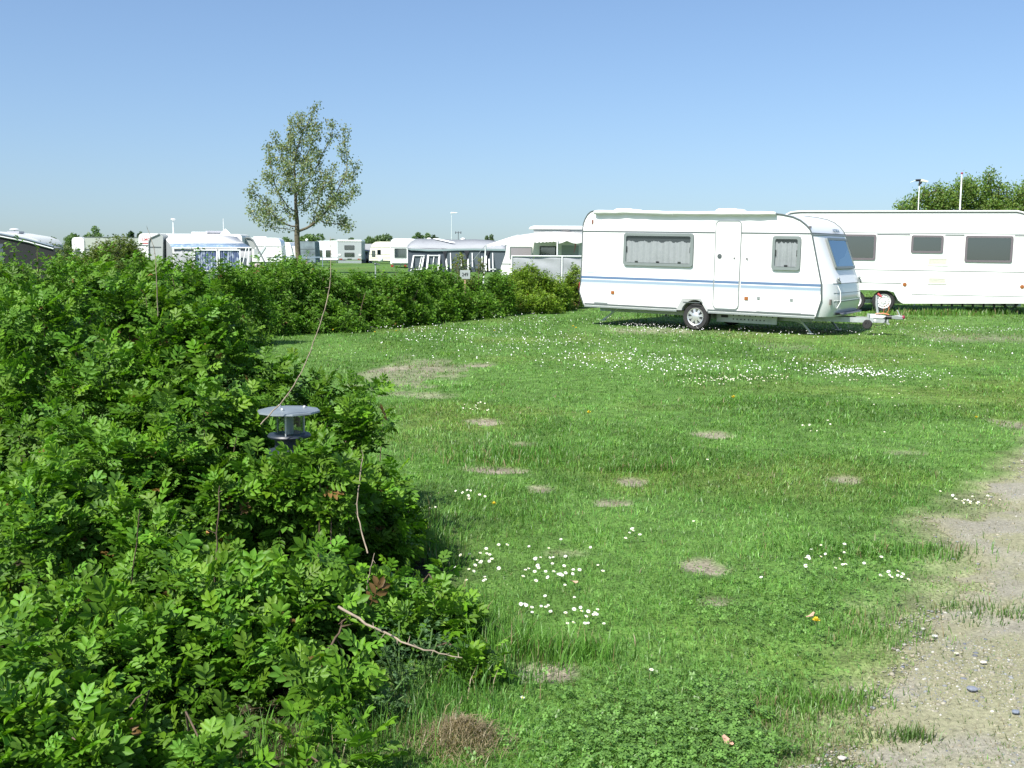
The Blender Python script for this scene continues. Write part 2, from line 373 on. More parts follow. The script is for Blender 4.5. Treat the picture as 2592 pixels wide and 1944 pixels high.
def blades(P, L, W, az, lean, col, tipk=1.25):
    """grass blades: 5 verts, 3 triangles each"""
    N = len(P); dx, dy = np.cos(az), np.sin(az); fa = az + rng.uniform(-.9, .9, N) + math.pi / 2
    sx, sy = np.cos(fa) * W / 2, np.sin(fa) * W / 2
    v = np.zeros((N, 5, 3)); h1 = L * .55 * np.cos(lean * .6); o1 = L * .55 * np.sin(lean * .6)
    h2 = h1 + L * .45 * np.cos(lean * 1.5); o2 = o1 + L * .45 * np.sin(lean * 1.5)
    v[:, 0] = P + np.stack([-sx, -sy, 0 * sx], 1); v[:, 1] = P + np.stack([sx, sy, 0 * sx], 1)
    m = P + np.stack([dx * o1, dy * o1, h1], 1)
    v[:, 2] = m + np.stack([-sx, -sy, 0 * sx], 1) * .75; v[:, 3] = m + np.stack([sx, sy, 0 * sx], 1) * .75
    v[:, 4] = P + np.stack([dx * o2, dy * o2, h2], 1)
    t = np.array([(0, 1, 3), (0, 3, 2), (2, 3, 4)])
    c = np.repeat(col[:, None], 5, 1); c[:, 4] *= tipk; c[:, :2] *= .92
    return v.reshape(-1, 3), (t[None] + np.arange(N)[:, None, None] * 5).reshape(-1, 3), c.reshape(-1, 3)

N = 560000; p_ = -1.25
az = rng.uniform(R(-31), R(34), N); u = rng.random(N); e = p_ + 1
d = (2.95 ** e + u * (48 ** e - 2.95 ** e)) ** (1 / e); x, y = d * np.sin(az), d * np.cos(az)
sl, tk, lu, ye, ub = soil(x, y), track(x, y), lush(x, y), yellow(x, y), under_bush(x, y)
tuft = sstep(.52, .7, fbm(x, y, .28, 81, 3))
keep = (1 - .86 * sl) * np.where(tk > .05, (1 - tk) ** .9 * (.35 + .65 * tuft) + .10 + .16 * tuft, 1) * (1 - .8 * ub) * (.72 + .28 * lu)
kk = rng.random(N) < keep; x, y, d, sl, tk, lu, ye, ub = [a[kk] for a in (x, y, d, sl, tk, lu, ye, ub)]; N = len(x)
fine = fbm(x, y, .3, 82, 2)
L = (.028 + .036 * rng.random(N) ** 1.6) * (.8 + .4 * lu) * (.6 + .8 * fine) * (1 - .35 * ye) * (1 - .55 * tk); L *= 1 + .1 * sstep(8, 25, d)
W = np.maximum(.0030, .00062 * d) * rng.uniform(.7, 1.3, N)
col = np.array([.134, .285, .048])[None] * (1 - .13 * lu)[:, None] + np.array([.045, .045, .01])[None] * ye[:, None]
col = col * (.62 + .76 * fine)[:, None] * rng.uniform(.5, 1.55, (N, 1)); col[:, 0] *= rng.uniform(.8, 1.25, N)
dry = rng.random(N) < .02 + .06 * ye + .35 * tk + .25 * sl; col[dry] = np.array([.26, .22, .10]) * rng.uniform(.6, 1.1, (dry.sum(), 1))
wind = fbm(x, y, 1.2, 83, 2) * 6.28 * 1.5
GB = [blades(np.stack([x, y, hgt(x, y) - .004], 1), L, W, wind + rng.normal(0, 1.6, N), rng.uniform(.25, 1.35, N), col)]
# long unmown grass along the hedges, round the bush foot, under the caravans' edge
def tall(px0, py0, px1, py1, n, spread, l0, l1, c, wmin=.004, asp=.4):
    a, b = ground(px0, py0), ground(px1, py1); t = rng.random(n)
    x = a[0] + (b[0] - a[0]) * t + rng.normal(0, spread, n); y = a[1] + (b[1] - a[1]) * t + rng.normal(0, spread * asp, n)
    d = np.hypot(x, y); col = np.array(c)[None] * 1.75 * rng.uniform(.6, 1.35, (n, 1)); dr = rng.random(n) < .08; col[dr] = (.28, .23, .11)
    clump = .5 + fbm(x, y, .5, 84, 2)
    GB.append(blades(np.stack([x, y, hgt(x, y)], 1), rng.uniform(l0, l1, n) * clump, np.maximum(wmin, .0008 * d) * rng.uniform(.7, 1.3, n), rng.uniform(0, 6.28, n), rng.uniform(.1, .75, n), col))
tall(560, 845, 900, 822, 2600, .35, .12, .34, (.06, .12, .018)); tall(900, 822, 1240, 788, 2600, .35, .1, .28, (.07, .13, .02))
tall(1240, 788, 1475, 772, 1800, .35, .1, .28, (.075, .13, .02)); tall(600, 838, 660, 838, 900, .22, .5, .95, (.055, .12, .02))
tall(1060, 1500, 1290, 1640, 1100, .12, .05, .12, (.055, .13, .018)); tall(1280, 1690, 940, 1890, 900, .14, .05, .12, (.05, .12, .018))
tall(940, 1880, 300, 1960, 500, .2, .06, .16, (.07, .16, .022)); tall(1120, 1440, 1020, 1320, 900, .1, .08, .2, (.05, .12, .018))
tall(1240, 1178, 1330, 1140, 1500, .3, .05, .09, (.06, .14, .02)); tall(1590, 1195, 1640, 1190, 700, .16, .05, .11, (.055, .125, .017))
tall(1360, 1664, 1420, 1650, 900, .16, .06, .14, (.07, .16, .022)); tall(2140, 1560, 2230, 1640, 700, .14, .03, .07, (.07, .15, .024))
tall(1940, 1800, 2120, 1770, 900, .13, .03, .07, (.07, .15, .024)); tall(2450, 1540, 2592, 1580, 400, .14, .03, .06, (.05, .10, .02)); tall(2270, 1870, 2330, 1880, 160, .05, .03, .06, (.06, .11, .025))
tall(2100, 1400, 2330, 1400, 900, .24, .03, .08, (.05, .12, .016)); tall(2300, 798, 2592, 790, 1800, .8, .08, .18, (.055, .115, .018)); tall(1700, 800, 2100, 815, 1200, .6, .06, .14, (.05, .105, .016))
n = 9000; az = rng.uniform(R(6), R(34), n); d = 3.0 * (11 / 3.0) ** rng.random(n) ** 1.2; x, y = d * np.sin(az), d * np.cos(az); k_ = track(x, y) > .3; x, y = x[k_], y[k_]; n = len(x)   # dry bits and tiny sprouts lying on the track
cb = np.where(rng.random((n, 1)) < .55, np.array([[.27, .24, .14]]), np.array([[.13, .20, .05]])) * rng.uniform(.6, 1.3, (n, 1))
GB.append(blades(np.stack([x, y, hgt(x, y) + .006], 1), rng.uniform(.012, .04, n), np.full(n, .0028), rng.uniform(0, 6.28, n), rng.uniform(.7, 1.6, n), cb))
o = 0; VV, TT, CC = [], [], []
for v, t, c in GB: VV.append(v); TT.append(t + o); CC.append(c); o += len(v)
GRASSM = leaf_mat('grass_blade', .40, .42, .45, 1.0, (1.15, 1.2, .5))
tag(np_mesh('grass', np.concatenate(VV), np.concatenate(TT), np.concatenate(CC), GRASSM), 'green lawn grass with longer dark tufts and pale worn spots', 'grass', kind='stuff')

# clover leaves low in the grass at lower right
N = 5500
ctrs = np.array([(1700, 1880, 190, 80, .5), (1950, 1850, 150, 80, .25), (2230, 1400, 140, 40, .1), (2000, 1530, 200, 60, .15)])
ci = rng.choice(4, N, p=ctrs[:, 4]); pxs = rng.normal(ctrs[ci, 0], ctrs[ci, 2]); pys = np.clip(rng.normal(ctrs[ci, 1], ctrs[ci, 3]), 1300, 2050)
Pg = np.array([ground(a, b) for a, b in zip(pxs, pys)]); k = (track(Pg[:, 0], Pg[:, 1]) < .35) & (soil(Pg[:, 0], Pg[:, 1]) < .4); Pg = Pg[k]; N = len(Pg)
Pg[:, 2] = hgt(Pg[:, 0], Pg[:, 1]) + rng.uniform(.02, .055, N)
vs = []; th0 = rng.uniform(0, 6.28, N); tl = rng.normal(0, .35, (N, 2)); s_ = rng.uniform(.007, .0125, N)
for l in range(3):
    a = th0 + l * 2.094
    for (u_, v_) in ((0.05, 0), (.75, -.55), (1.15, -.28), (1.0, 0), (1.15, .28), (.75, .55)):
        xx = s_ * (u_ * np.cos(a) - v_ * np.sin(a)); yy = s_ * (u_ * np.sin(a) + v_ * np.cos(a)); vs.append(np.stack([xx, yy, xx * tl[:, 0] + yy * tl[:, 1] - s_ * u_ * .15 + s_ * abs(v_) * .3], 1))
vs = np.stack(vs, 1) + Pg[:, None]
ft = np.array([(l * 6, l * 6 + a, l * 6 + a + 1) for l in range(3) for a in range(1, 5)])
cc = np.array([.14, .275, .06])[None] * rng.uniform(.65, 1.4, (N, 1))
tag(np_mesh('clover', vs.reshape(-1, 3), (ft[None] + np.arange(N)[:, None, None] * 18).reshape(-1, 3), np.repeat(cc, 18, 0), GRASSM), 'dense clover leaves in the lawn beside the gravel track', 'clover', kind='stuff')

# daisies
def daisy_mesh():
    m = MB(); n = 11; r = .0115
    m.tube([(0, 0, -.05), (.004, 0, -.02), (0, 0, 0)], .0009, 5, 2)
    for k in range(n):
        a = 2 * math.pi * k / n; b = .26
        m.add([(0, 0, .001), (r * .6 * math.cos(a - b), r * .6 * math.sin(a - b), .0022), (r * math.cos(a - b * .6), r * math.sin(a - b * .6), .003), (r * math.cos(a + b * .6), r * math.sin(a + b * .6), .003), (r * .6 * math.cos(a + b), r * .6 * math.sin(a + b), .0022)], [(0, 1, 2, 3, 4)])
    m.lathe([(.0045, .0012), (.0042, .0032), (.0025, .0045), (.0001, .005)], 8, 'z', (0, 0, 0), 1)
    return m
PETAL = mat('daisy_petal', (.80, .80, .78), .7, trans=.15); YEL = mat('flower_yellow', (.70, .56, .03), .7); STEMG = mat('flower_stem', (.07, .14, .03), .7)
d0 = daisy_mesh().build('daisy', [PETAL, YEL, STEMG]); dme = d0.data; bpy.data.objects.remove(d0)
near = [(1215, 1440, 45, 28, 24, 'white daisy in the cluster on the lawn right of the rose bush'),
        (1420, 1450, 55, 30, 34, 'white daisy in the scattered patch in the middle of the near lawn'),
        (1355, 1555, 28, 8, 10, 'white daisy in the small row below the near lawn patches'), (1475, 1580, 30, 12, 15, 'white daisy in the tight bunch lowest on the near lawn'),
        (2115, 1430, 45, 16, 16, 'white daisy in the cluster beside the clover'), (2275, 1475, 28, 8, 9, 'white daisy in the bunch next to the worn track edge'),
        (2440, 1284, 34, 8, 16, 'white daisy in the tight cluster at the track edge on the right'), (1075, 1304, 16, 7, 7, 'white daisy close to the right edge of the rose bush'),
        (1190, 1275, 30, 8, 10, 'white daisy in the short row near the bare soil patches'), (1588, 1375, 16, 12, 6, 'white daisy in the small group in the centre of the lawn'),
        (1200, 1036, 22, 7, 12, 'white daisy in the bunch beyond the bare soil patches'), (2052, 1088, 22, 6, 8, 'white daisy in the sparse group in the right half of the lawn')]
single = [(1322, 1793, 'single white daisy near the dry grass clump'), (1648, 1716, 'lone white daisy in the lower middle lawn'), (1790, 1185, 'lone white daisy in the centre of the lawn'),
          (1926, 1484, 'lone white daisy left of the clover cluster'), (1755, 1340, 'lone white daisy beside no other in the middle lawn'), (2580, 1940, 'single white daisy at the corner of the track'), (1460, 1305, 'lone white daisy left of centre in the lawn')][:5]
far_p = [(1620, 830, 70, 7, 230), (1700, 842, 60, 5, 130), (1560, 815, 30, 4, 40), (1180, 845, 130, 14, 240), (1350, 815, 80, 14, 150), (1420, 870, 120, 14, 170), (1000, 838, 70, 5, 60),
         (1560, 925, 110, 16, 230), (1720, 935, 90, 20, 200), (1820, 972, 70, 6, 90), (1900, 965, 80, 14, 110), (2120, 950, 60, 11, 210), (2200, 955, 60, 9, 190), (2320, 962, 70, 14, 60), (2000, 925, 160, 18, 110),
         (2000, 850, 120, 10, 120), (2250, 842, 130, 10, 110), (2480, 842, 90, 5, 110), (2430, 900, 130, 30, 50), (1300, 905, 180, 18, 90), (1100, 870, 90, 10, 60), (2300, 1000, 160, 50, 40), (1600, 890, 300, 16, 120), (2080, 775, 18, 3, 12)]
DZ = []
for a, b, sx, sy, n, lb in near:
    for _ in range(n): DZ.append((rng.normal(a, sx * 1.0), rng.normal(b, sy * 1.1), lb))
for a, b, lb in single: DZ.append((a, b, lb))
for a, b, sx, sy, n in far_p:
    for _ in range(int(n * .55)): DZ.append((rng.normal(a, sx * .8), rng.normal(b, sy * .75), None))
zones = [(0, 1330, 'small white daisy in the drift between the rose hedge and the striped caravan'), (1330, 1760, 'small white daisy in the loose drift in front of the striped caravan'), (1760, 2060, 'small white daisy in the drift below the striped caravan nose'), (2060, 2280, 'small white daisy in the densest white drift, below the tow hitch'), (2280, 4000, 'small white daisy on the lawn at the far right, before the long caravan')]
DD = sorted([(math.hypot(*ground(a, b)[:2]), a, b, l) for a, b, l in DZ if b > 770])
far_g = []
for n_, (d, a, b, l) in enumerate(DD):
    g = ground(a, b); g[2] = float(hgt(g[0], g[1]))
    tilt = (R(10) + abs(random.gauss(0, .3)), random.gauss(0, .25), random.uniform(0, 6.28))
    if n_ < 300:
        o_ = bpy.data.objects.new('daisy', dme); COL.objects.link(o_); o_.location = (g[0], g[1], g[2] + random.uniform(.035, .055))
        o_.rotation_euler = (tilt[0], tilt[1], 0); s = random.uniform(.6, .9) * (1.0 if d < 9 else 1.0); o_.scale = (s, s, s)
        if l is None: l = next(t for z0, z1, t in zones if z0 <= a < z1)
        tag(o_, l, 'daisy', 'daisies in the lawn')
    else: far_g.append((g, tilt))
N = len(far_g); P = np.array([g for g, t in far_g]); tl = np.array([(t[0], t[1]) for g, t in far_g]); rad = rng.uniform(.006, .0105, N)
ang = np.arange(7) * 2 * math.pi / 7
lv = np.zeros((N, 8, 3)); lv[:, :7, 0] = rad[:, None] * np.cos(ang); lv[:, :7, 1] = rad[:, None] * np.sin(ang)
lv[..., 2] = np.where(np.arange(8) == 7, -.003, 0) + lv[..., 1] * np.tan(np.minimum(tl[:, :1], .8)) + lv[..., 0] * np.tan(tl[:, 1:]); lv += (P + np.stack([0 * rad, 0 * rad, rng.uniform(.06, .095, N)], 1))[:, None]
ft = np.array([(7, a, (a + 1) % 7) for a in range(7)])
tag(np_mesh('daisies', lv.reshape(-1, 3), (ft[None] + np.arange(N)[:, None, None] * 8).reshape(-1, 3), None, PETAL), 'white specks of countless daisies across the far lawn', 'daisies', kind='stuff')

# dandelions
def dandelion(px, py, s, label, tall_=.09):
    g = ground(px, py); m = MB(); z = float(hgt(g[0], g[1]))
    t = thing('dandelion', (g[0], g[1], z), random.uniform(0, 6), label, 'dandelion', 'dandelions in the lawn')
    m.tube([(0, 0, 0), (.01, 0, tall_ * .6), (.006, 0, tall_)], .002, 5); m.build('stem', STEMG, t)
    m = MB()
    for k in range(36):
        a = random.uniform(0, 6.28); e = random.uniform(.1, 1.3); c = Vector((math.cos(a) * math.sin(e), math.sin(a) * math.sin(e), math.cos(e))); p = Vector((.006, 0, tall_)); side = Vector((-math.sin(a), math.cos(a), 0)) * .003 * s
        tip = p + c * .021 * s; m.add([p, p + c * .012 * s - side, tip, p + c * .012 * s + side], [(0, 1, 2, 3)])
    m.build('flower_head', YEL, t)
for a, b, s, l in ((1490, 1070, 1.5, 'bright yellow dandelion left of centre in the lawn'), (1857, 1030, 1.5, 'bright yellow dandelion below the caravan wheel in the lawn'), (2468, 1084, 1.0, 'small yellow dandelion near the right edge of the lawn'),
                   (2060, 1626, 1.0, 'yellow dandelion near the gravel track, above a pinkish dead leaf'), (1252, 1314, .9, 'small yellow dandelion beside the near rose bush'), (785, 845, 1.5, 'yellow dandelion at the hedge foot, leftmost of those by the hedge'),
                   (843, 848, 1.5, 'yellow dandelion at the hedge foot, second from the left'), (931, 835, 1.5, 'yellow dandelion tucked closest under the hedge'), (948, 854, 1.3, 'yellow dandelion in the lawn just in front of the hedge'),
                   (1002, 850, 1.3, 'yellow dandelion beside the first daisies in front of the hedge'), (1252, 850, 1.3, 'yellow dandelion among the far daisies below the number sign'), (1450, 838, 1.6, 'yellow dandelion left of the rear corner of the striped caravan'), (1458, 842, 1.5, 'yellow dandelion closest to the rear leg of the striped caravan')):
    dandelion(a, b, s, l)
# dead leaves
for a, b, c, l in ((2052, 1588, (.45, .28, .2), 'curled pinkish dead leaf on the lawn by the track'), (1840, 1918, (.42, .25, .18), 'pinkish dead leaf at the bottom edge in the clover'), (1452, 1498, (.5, .33, .22), 'pale brown dead leaf among the near daisies')):
    g = ground(a, b); m = MB(); z = float(hgt(g[0], g[1])) + .045; m.grid([[(u * .012, v * .014 * (1 - abs(u) / 3.2), abs(u) * .004 + v * v * .003) for v in (-1, -.4, .4, 1)] for u in (-2, -1, 0, 1, 2)])
    o_ = m.build('dead_leaf', mat('dead_leaf_%d' % a, c, .8, var=.2, vscale=80), smooth=60, loc=(g[0], g[1], z)); o_.rotation_euler = (.2, .3, a); tag(o_, l, 'dead leaf', 'dead leaves on the lawn')
# larger stones lying on the track
for a, b, s, c, l in ((2460, 1762, .022, (.17, .19, .23), 'flat dark blue grey stone on the gravel track'), (2420, 1671, .012, (.5, .47, .38), 'small cream stone between the grass tufts on the track'), (2488, 1696, .014, (.55, .52, .42), 'pale flat stone on the upper part of the track'),
                      (2130, 1930, .015, (.45, .42, .37), 'striped pale stone at the bottom edge of the track'), (2365, 1622, .013, (.42, .42, .40), 'grey stone at the grass edge of the track'), (2570, 1820, .016, (.16, .19, .24), 'bluish stone at the right end of the track')):
    g = ground(a, b); m = MB(); pts = [(math.cos(t) * random.uniform(.8, 1.15), math.sin(t) * random.uniform(.7, 1.0)) for t in np.arange(9) * 6.283 / 9]
    rings = [[(x * k * s, y * k * s, h * s) for x, y in pts] for k, h in ((.8, -.2), (1, .1), (.85, .32), (.45, .45), (.02, .48))]
    m.grid([r_ + r_[:1] for r_ in rings]); o_ = m.build('stone', mat('stone_%d' % a, c, .8, var=.2, vscale=90), smooth=35, loc=(g[0], g[1], float(hgt(g[0], g[1])) + .014)); tag(o_, l, 'stone', 'larger stones on the track')
# clump of dry cut grass
g = ground(1165, 1885); n = 1500; q = rng.normal(0, 1, (n, 2)) * np.array([.075, .075]); z = .07 * np.exp(-(q ** 2).sum(1) / .009)
v, t, c = blades(np.stack([g[0] + q[:, 0], g[1] + q[:, 1], z], 1), rng.uniform(.03, .075, n), np.full(n, .003), rng.uniform(0, 6.28, n), rng.uniform(.8, 1.7, n), np.array([.30, .25, .13])[None] * rng.uniform(.5, 1.25, (n, 1)))
tag(np_mesh('dry_grass_clump', v, t, c, GRASSM), 'heap of dry brown cut grass on the lawn at the foot of the rose bush', 'dry grass')
g = ground(1145, 803); n = 420; q = rng.normal(0, 1, (n, 2)) * .16
v, t, c = blades(np.stack([g[0] + q[:, 0], g[1] + q[:, 1] - .3, 0 * q[:, 0]], 1), rng.uniform(.25, .7, n), np.full(n, .016), rng.uniform(-.6, .9, n), rng.uniform(.2, 1.0, n), np.array([.42, .36, .22])[None] * rng.uniform(.6, 1.2, (n, 1)))
tag(np_mesh('dry_grass_tuft', v, t, c, GRASSM), 'bleached straw coloured grass tuft at the hedge foot below the number sign', 'dry grass')
# ------------------------------------------------------------------ shrubs
LEAFM = leaf_mat('rose_leaf', .30, .5, .25, 1.15, (1.1, 1.25, .45))
LEAFD = leaf_mat('tree_leaf', .42, .5, .3, 1.1, (1.1, 1.2, .5))
BARK = mat('twig_bark', (.11, .075, .05), .85, var=.3, vscale=30); DRYTW = mat('dry_twig', (.25, .205, .15), .85, var=.25, vscale=30)
TRUNKM = mat('tree_bark', (.10, .085, .055), .9, var=.4, vscale=5, bump=.03, bscale=7)
def leaf_template(pairs, lod):
    V, T = [], []
    spots = [(1.0 - .40, 0, 1.1)] + [(.22 + .5 * i / max(pairs - 1, 1) * .9, s, 1.0 - .12 * (i == 0)) for i in range(pairs) for s in (-1, 1)]
    rz = lambda t: .10 * t - .30 * t * t
    for t0, sd, k in spots:
        a = sd * R(62 - 14 * t0); L, Wd = .42 * k, .092 * k * (1.0 if lod else 1.1); bx, bz = t0, rz(t0); o = len(V); ca, sa = math.cos(a), math.sin(a)
        if lod == 0: pts = [(0, 0, 0), (.5 * L, -Wd, .03), (.5 * L, Wd, .03), (L, 0, -.06 - .02 * abs(sd))]; tr = [(0, 1, 3), (0, 3, 2)]
        else: pts = [(0, 0, 0), (.32 * L, -Wd, .045), (.32 * L, Wd, .045), (.74 * L, -Wd * .95, .02), (.74 * L, Wd * .95, .02), (L, 0, -.065), (.5 * L, 0, -.02)]; tr = [(0, 1, 6), (0, 6, 2), (1, 3, 6), (2, 6, 4), (3, 5, 6), (4, 6, 5)]
        for x, y, z in pts: V.append((bx + x * ca - y * sa, x * sa + y * ca, bz + z))
        T += [tuple(i + o for i in f) for f in tr]
    o = len(V)
    for t in (0, .35, .7): V += [(t, -.012, rz(t)), (t, .012, rz(t))]
    for i in (0, 2): T += [(o + i, o + i + 1, o + i + 3), (o + i, o + i + 3, o + i + 2)]
    return np.array(V, float), np.array(T)
LT = [leaf_template(2, 0), leaf_template(3, 1)]

def frames(d, up):
    d = d / np.linalg.norm(d, axis=1, keepdims=True); z = up - d * (d * up).sum(1, keepdims=True)
    z /= np.linalg.norm(z, axis=1, keepdims=True) + 1e-9; return d, np.cross(z, d), z
def place(T, P, d, up, s, w=None):
    x, y, z = frames(d, up); V, F_ = T; w = np.ones(len(P)) if w is None else w
    v = P[:, None] + s[:, None, None] * (V[None, :, :1] * x[:, None] + V[None, :, 1:2] * w[:, None, None] * y[:, None] + V[None, :, 2:] * z[:, None])
    f = F_[None] + (np.arange(len(P)) * len(V))[:, None, None]
    return v.reshape(-1, 3), f.reshape(-1, 3), len(V)

def shrub(name, label, cat, blobs, shoots, leaf=.12, lod=1, col=(.076, .188, .014), group=None, stems=40, dried=0, k=(6, 9), up=.55, clump=.68, bare=None, base=None, sparse_back=.4, zmin=.04):
    """blobs: (cx,cy,cz, rx,ry,rz)"""
    B = np.array(blobs, float); ctr = B[:, :3].mean(0) if base is None else np.array(base)
    root = thing(name, (ctr[0], ctr[1], 0), 0, label, cat, group); off = np.array([ctr[0], ctr[1], 0])
    wt = (B[:, 3] * B[:, 4] + B[:, 3] * B[:, 5] + B[:, 4] * B[:, 5]); n = int(shoots * 5); bi = rng.choice(len(B), n, p=wt / wt.sum())
    u = rng.normal(size=(n, 3)); u /= np.linalg.norm(u, axis=1, keepdims=True); r = 1 - .45 * rng.random(n) ** 2.0 + rng.normal(0, .09, n)
    P = B[bi, :3] + u * B[bi, 3:] * r[:, None]; nrm = u / B[bi, 3:]; nrm /= np.linalg.norm(nrm, axis=1, keepdims=True)
    inside = np.zeros(n, bool)
    for j in range(len(B)): inside |= (((P - B[j, :3]) / B[j, 3:]) ** 2).sum(1) < (.55 if True else 0)
    tc = CAM - P; tc /= np.linalg.norm(tc, axis=1, keepdims=True); fc = (nrm * tc).sum(1)
    cl = fbm(P[:, 0] + P[:, 2] * .7, P[:, 1] * .6 + P[:, 2] * .9, max(.24, leaf * 2.2), 91, 2)
    P = P + nrm * ((cl - .52) * (2.2 if lod == 0 else 3.2) * leaf)[:, None]
    tall_ = (rng.random(n) < .07) & (nrm[:, 2] > .35); P[tall_, 2] += rng.uniform(.5, 1.9, tall_.sum()) * leaf
    keep = ~inside & (P[:, 2] > zmin) & ((fc > -.25) | (rng.random(n) < sparse_back)) & (cl > clump * .85) | (~inside & (P[:, 2] > zmin) & (rng.random(n) < .10))
    P, nrm, cl = P[keep][:shoots], nrm[keep][:shoots], cl[keep][:shoots]; n = len(P)
    ax = nrm * (1 - up) + np.array([0, 0, up]) + rng.normal(0, .22, (n, 3)); ax /= np.linalg.norm(ax, axis=1, keepdims=True)
    kk = rng.integers(k[0], k[1] + 1, n); idx = np.repeat(np.arange(n), kk); m = len(idx); q = np.concatenate([np.arange(a) for a in kk]); q = q / np.repeat(kk, kk)
    a0 = rng.uniform(0, 6.28, n)[idx] + q * np.repeat(kk, kk) * 2.4 + rng.normal(0, .25, m)
    A = ax[idx]; e1 = np.cross(A, np.array([.3, .5, .81])); e1 /= np.linalg.norm(e1, axis=1, keepdims=True); e2 = np.cross(A, e1)
    el = R(35) + R(62) * q + rng.normal(0, .18, m)
    rad = e1 * np.cos(a0)[:, None] + e2 * np.sin(a0)[:, None]
    d = A * np.cos(el)[:, None] + rad * np.sin(el)[:, None]
    s = leaf * (.62 + .5 * np.sin(np.pi * np.clip(q * .8 + .15, 0, 1))) * rng.uniform(.7, 1.2, m) * rng.uniform(.85, 1.12, n)[idx]
    v, f, nv = place(LT[lod], P[idx] - A * (q * leaf * 1.35)[:, None] - off, d, A + .25 * rng.normal(size=(m, 3)), s, rng.uniform(.8, 1.15, m))
    young = (1 - q)[:, None]
    c = np.array(col)[None] * (.72 + .5 * young) * rng.uniform(.7, 1.3, (m, 1)) * (.8 + .4 * cl[idx])[:, None]
    c[:, 0] *= (1 + .35 * young[:, 0] * rng.random(m)); c[:, 2] *= rng.uniform(.6, 1.7, m)
    br = rng.random(m) < .008; c[br] = np.array([.20, .12, .04]) * rng.uniform(.6, 1.1, (br.sum(), 1))
    np_mesh('foliage', v, f, np.repeat(c, nv, 0), LEAFM, root)
    # woody stems from the ground to some of the shoots
    if stems:
        mb = MB(); sel = rng.choice(n, min(stems, n), replace=False)
        for i in sel:
            g = np.array([ctr[0] + (P[i, 0] - ctr[0]) * .75 + rng.normal(0, .05), ctr[1] + (P[i, 1] - ctr[1]) * .75 + rng.normal(0, .05), 0.0]); t = P[i]; mid = (g + t) / 2 + rng.normal(0, .06, 3) + np.array([0, 0, .08])
            path = [g - off, g * .62 + mid * .5 - t * .12 - off, mid - off, t * .6 + mid * .45 - g * .05 - off, t - off]; path[1][2] = max(path[1][2], .02)
            Q = [Vector(p_) for p_ in path]; path = [Q[0]] + [Q[a_].lerp(Q[a_ + 1], .5) if a_ in (0, 3) else (Q[a_] * .5 + (Q[a_ - 1] + Q[a_ + 1]) * .25) for a_ in (1, 2, 3)] + [Q[4]]
            rr = .0032 if lod else .007
            mb.tube(path, [rr * 1.3, rr * 1.15, rr, rr * .85, rr * .5], 5, 0)
        mb.build('stems', [BARK], root, 70)
    if dried:
        mb = MB(); sel = rng.choice(n, min(dried, n), replace=False)
        for i in sel:
            p = Vector(P[i] - off - nrm[i] * .05 + np.array([0, 0, .01])); mb.ball(p, .008, 6, 0)
            for _ in range(6):
                dv = Vector(rng.normal(size=3)).normalized(); sd = dv.orthogonal().normalized() * .0035; mb.add([p - sd, p + dv * .028, p + sd], [(0, 1, 2)], 0)
        mb.build('dried_flowers', [mat('dried_flower', (.36, .20, .07), .85, var=.4, vscale=60)], root)
    if bare:
        for pts, r_, mm in bare:
            P_ = [np.array(p) for p in pts]; out = []
            for i in range(len(P_) - 1):
                for t in np.linspace(0, 1, 7, endpoint=False):
                    p0, p1, p2, p3 = P_[max(i - 1, 0)], P_[i], P_[i + 1], P_[min(i + 2, len(P_) - 1)]
                    out.append(.5 * ((2 * p1) + (p2 - p0) * t + (2 * p0 - 5 * p1 + 4 * p2 - p3) * t * t + (3 * p1 - p0 - 3 * p2 + p3) * t ** 3) - off + rng.normal(0, r_ * .35, 3))
            out.append(P_[-1] - off); kx = len(out); m2 = MB(); m2.tube(out, [r_ * (1 - .7 * i / kx) for i in range(kx)], 6)
            for i in range(4, kx - 1, 2):
                dv = Vector(rng.normal(size=3)).normalized() * r_ * rng.uniform(3, 9); m2.tube([out[i], Vector(out[i]) + dv], [r_ * .35, r_ * .15], 4)
            m2.build('bare_stem', mm, root, 70)
    return root
def blob(px, top, Y, rx, ry, rz, lift=.07):
    p = at(px, top, Y); return (p[0], p[1], p[2] - rz - lift, rx, ry, rz)

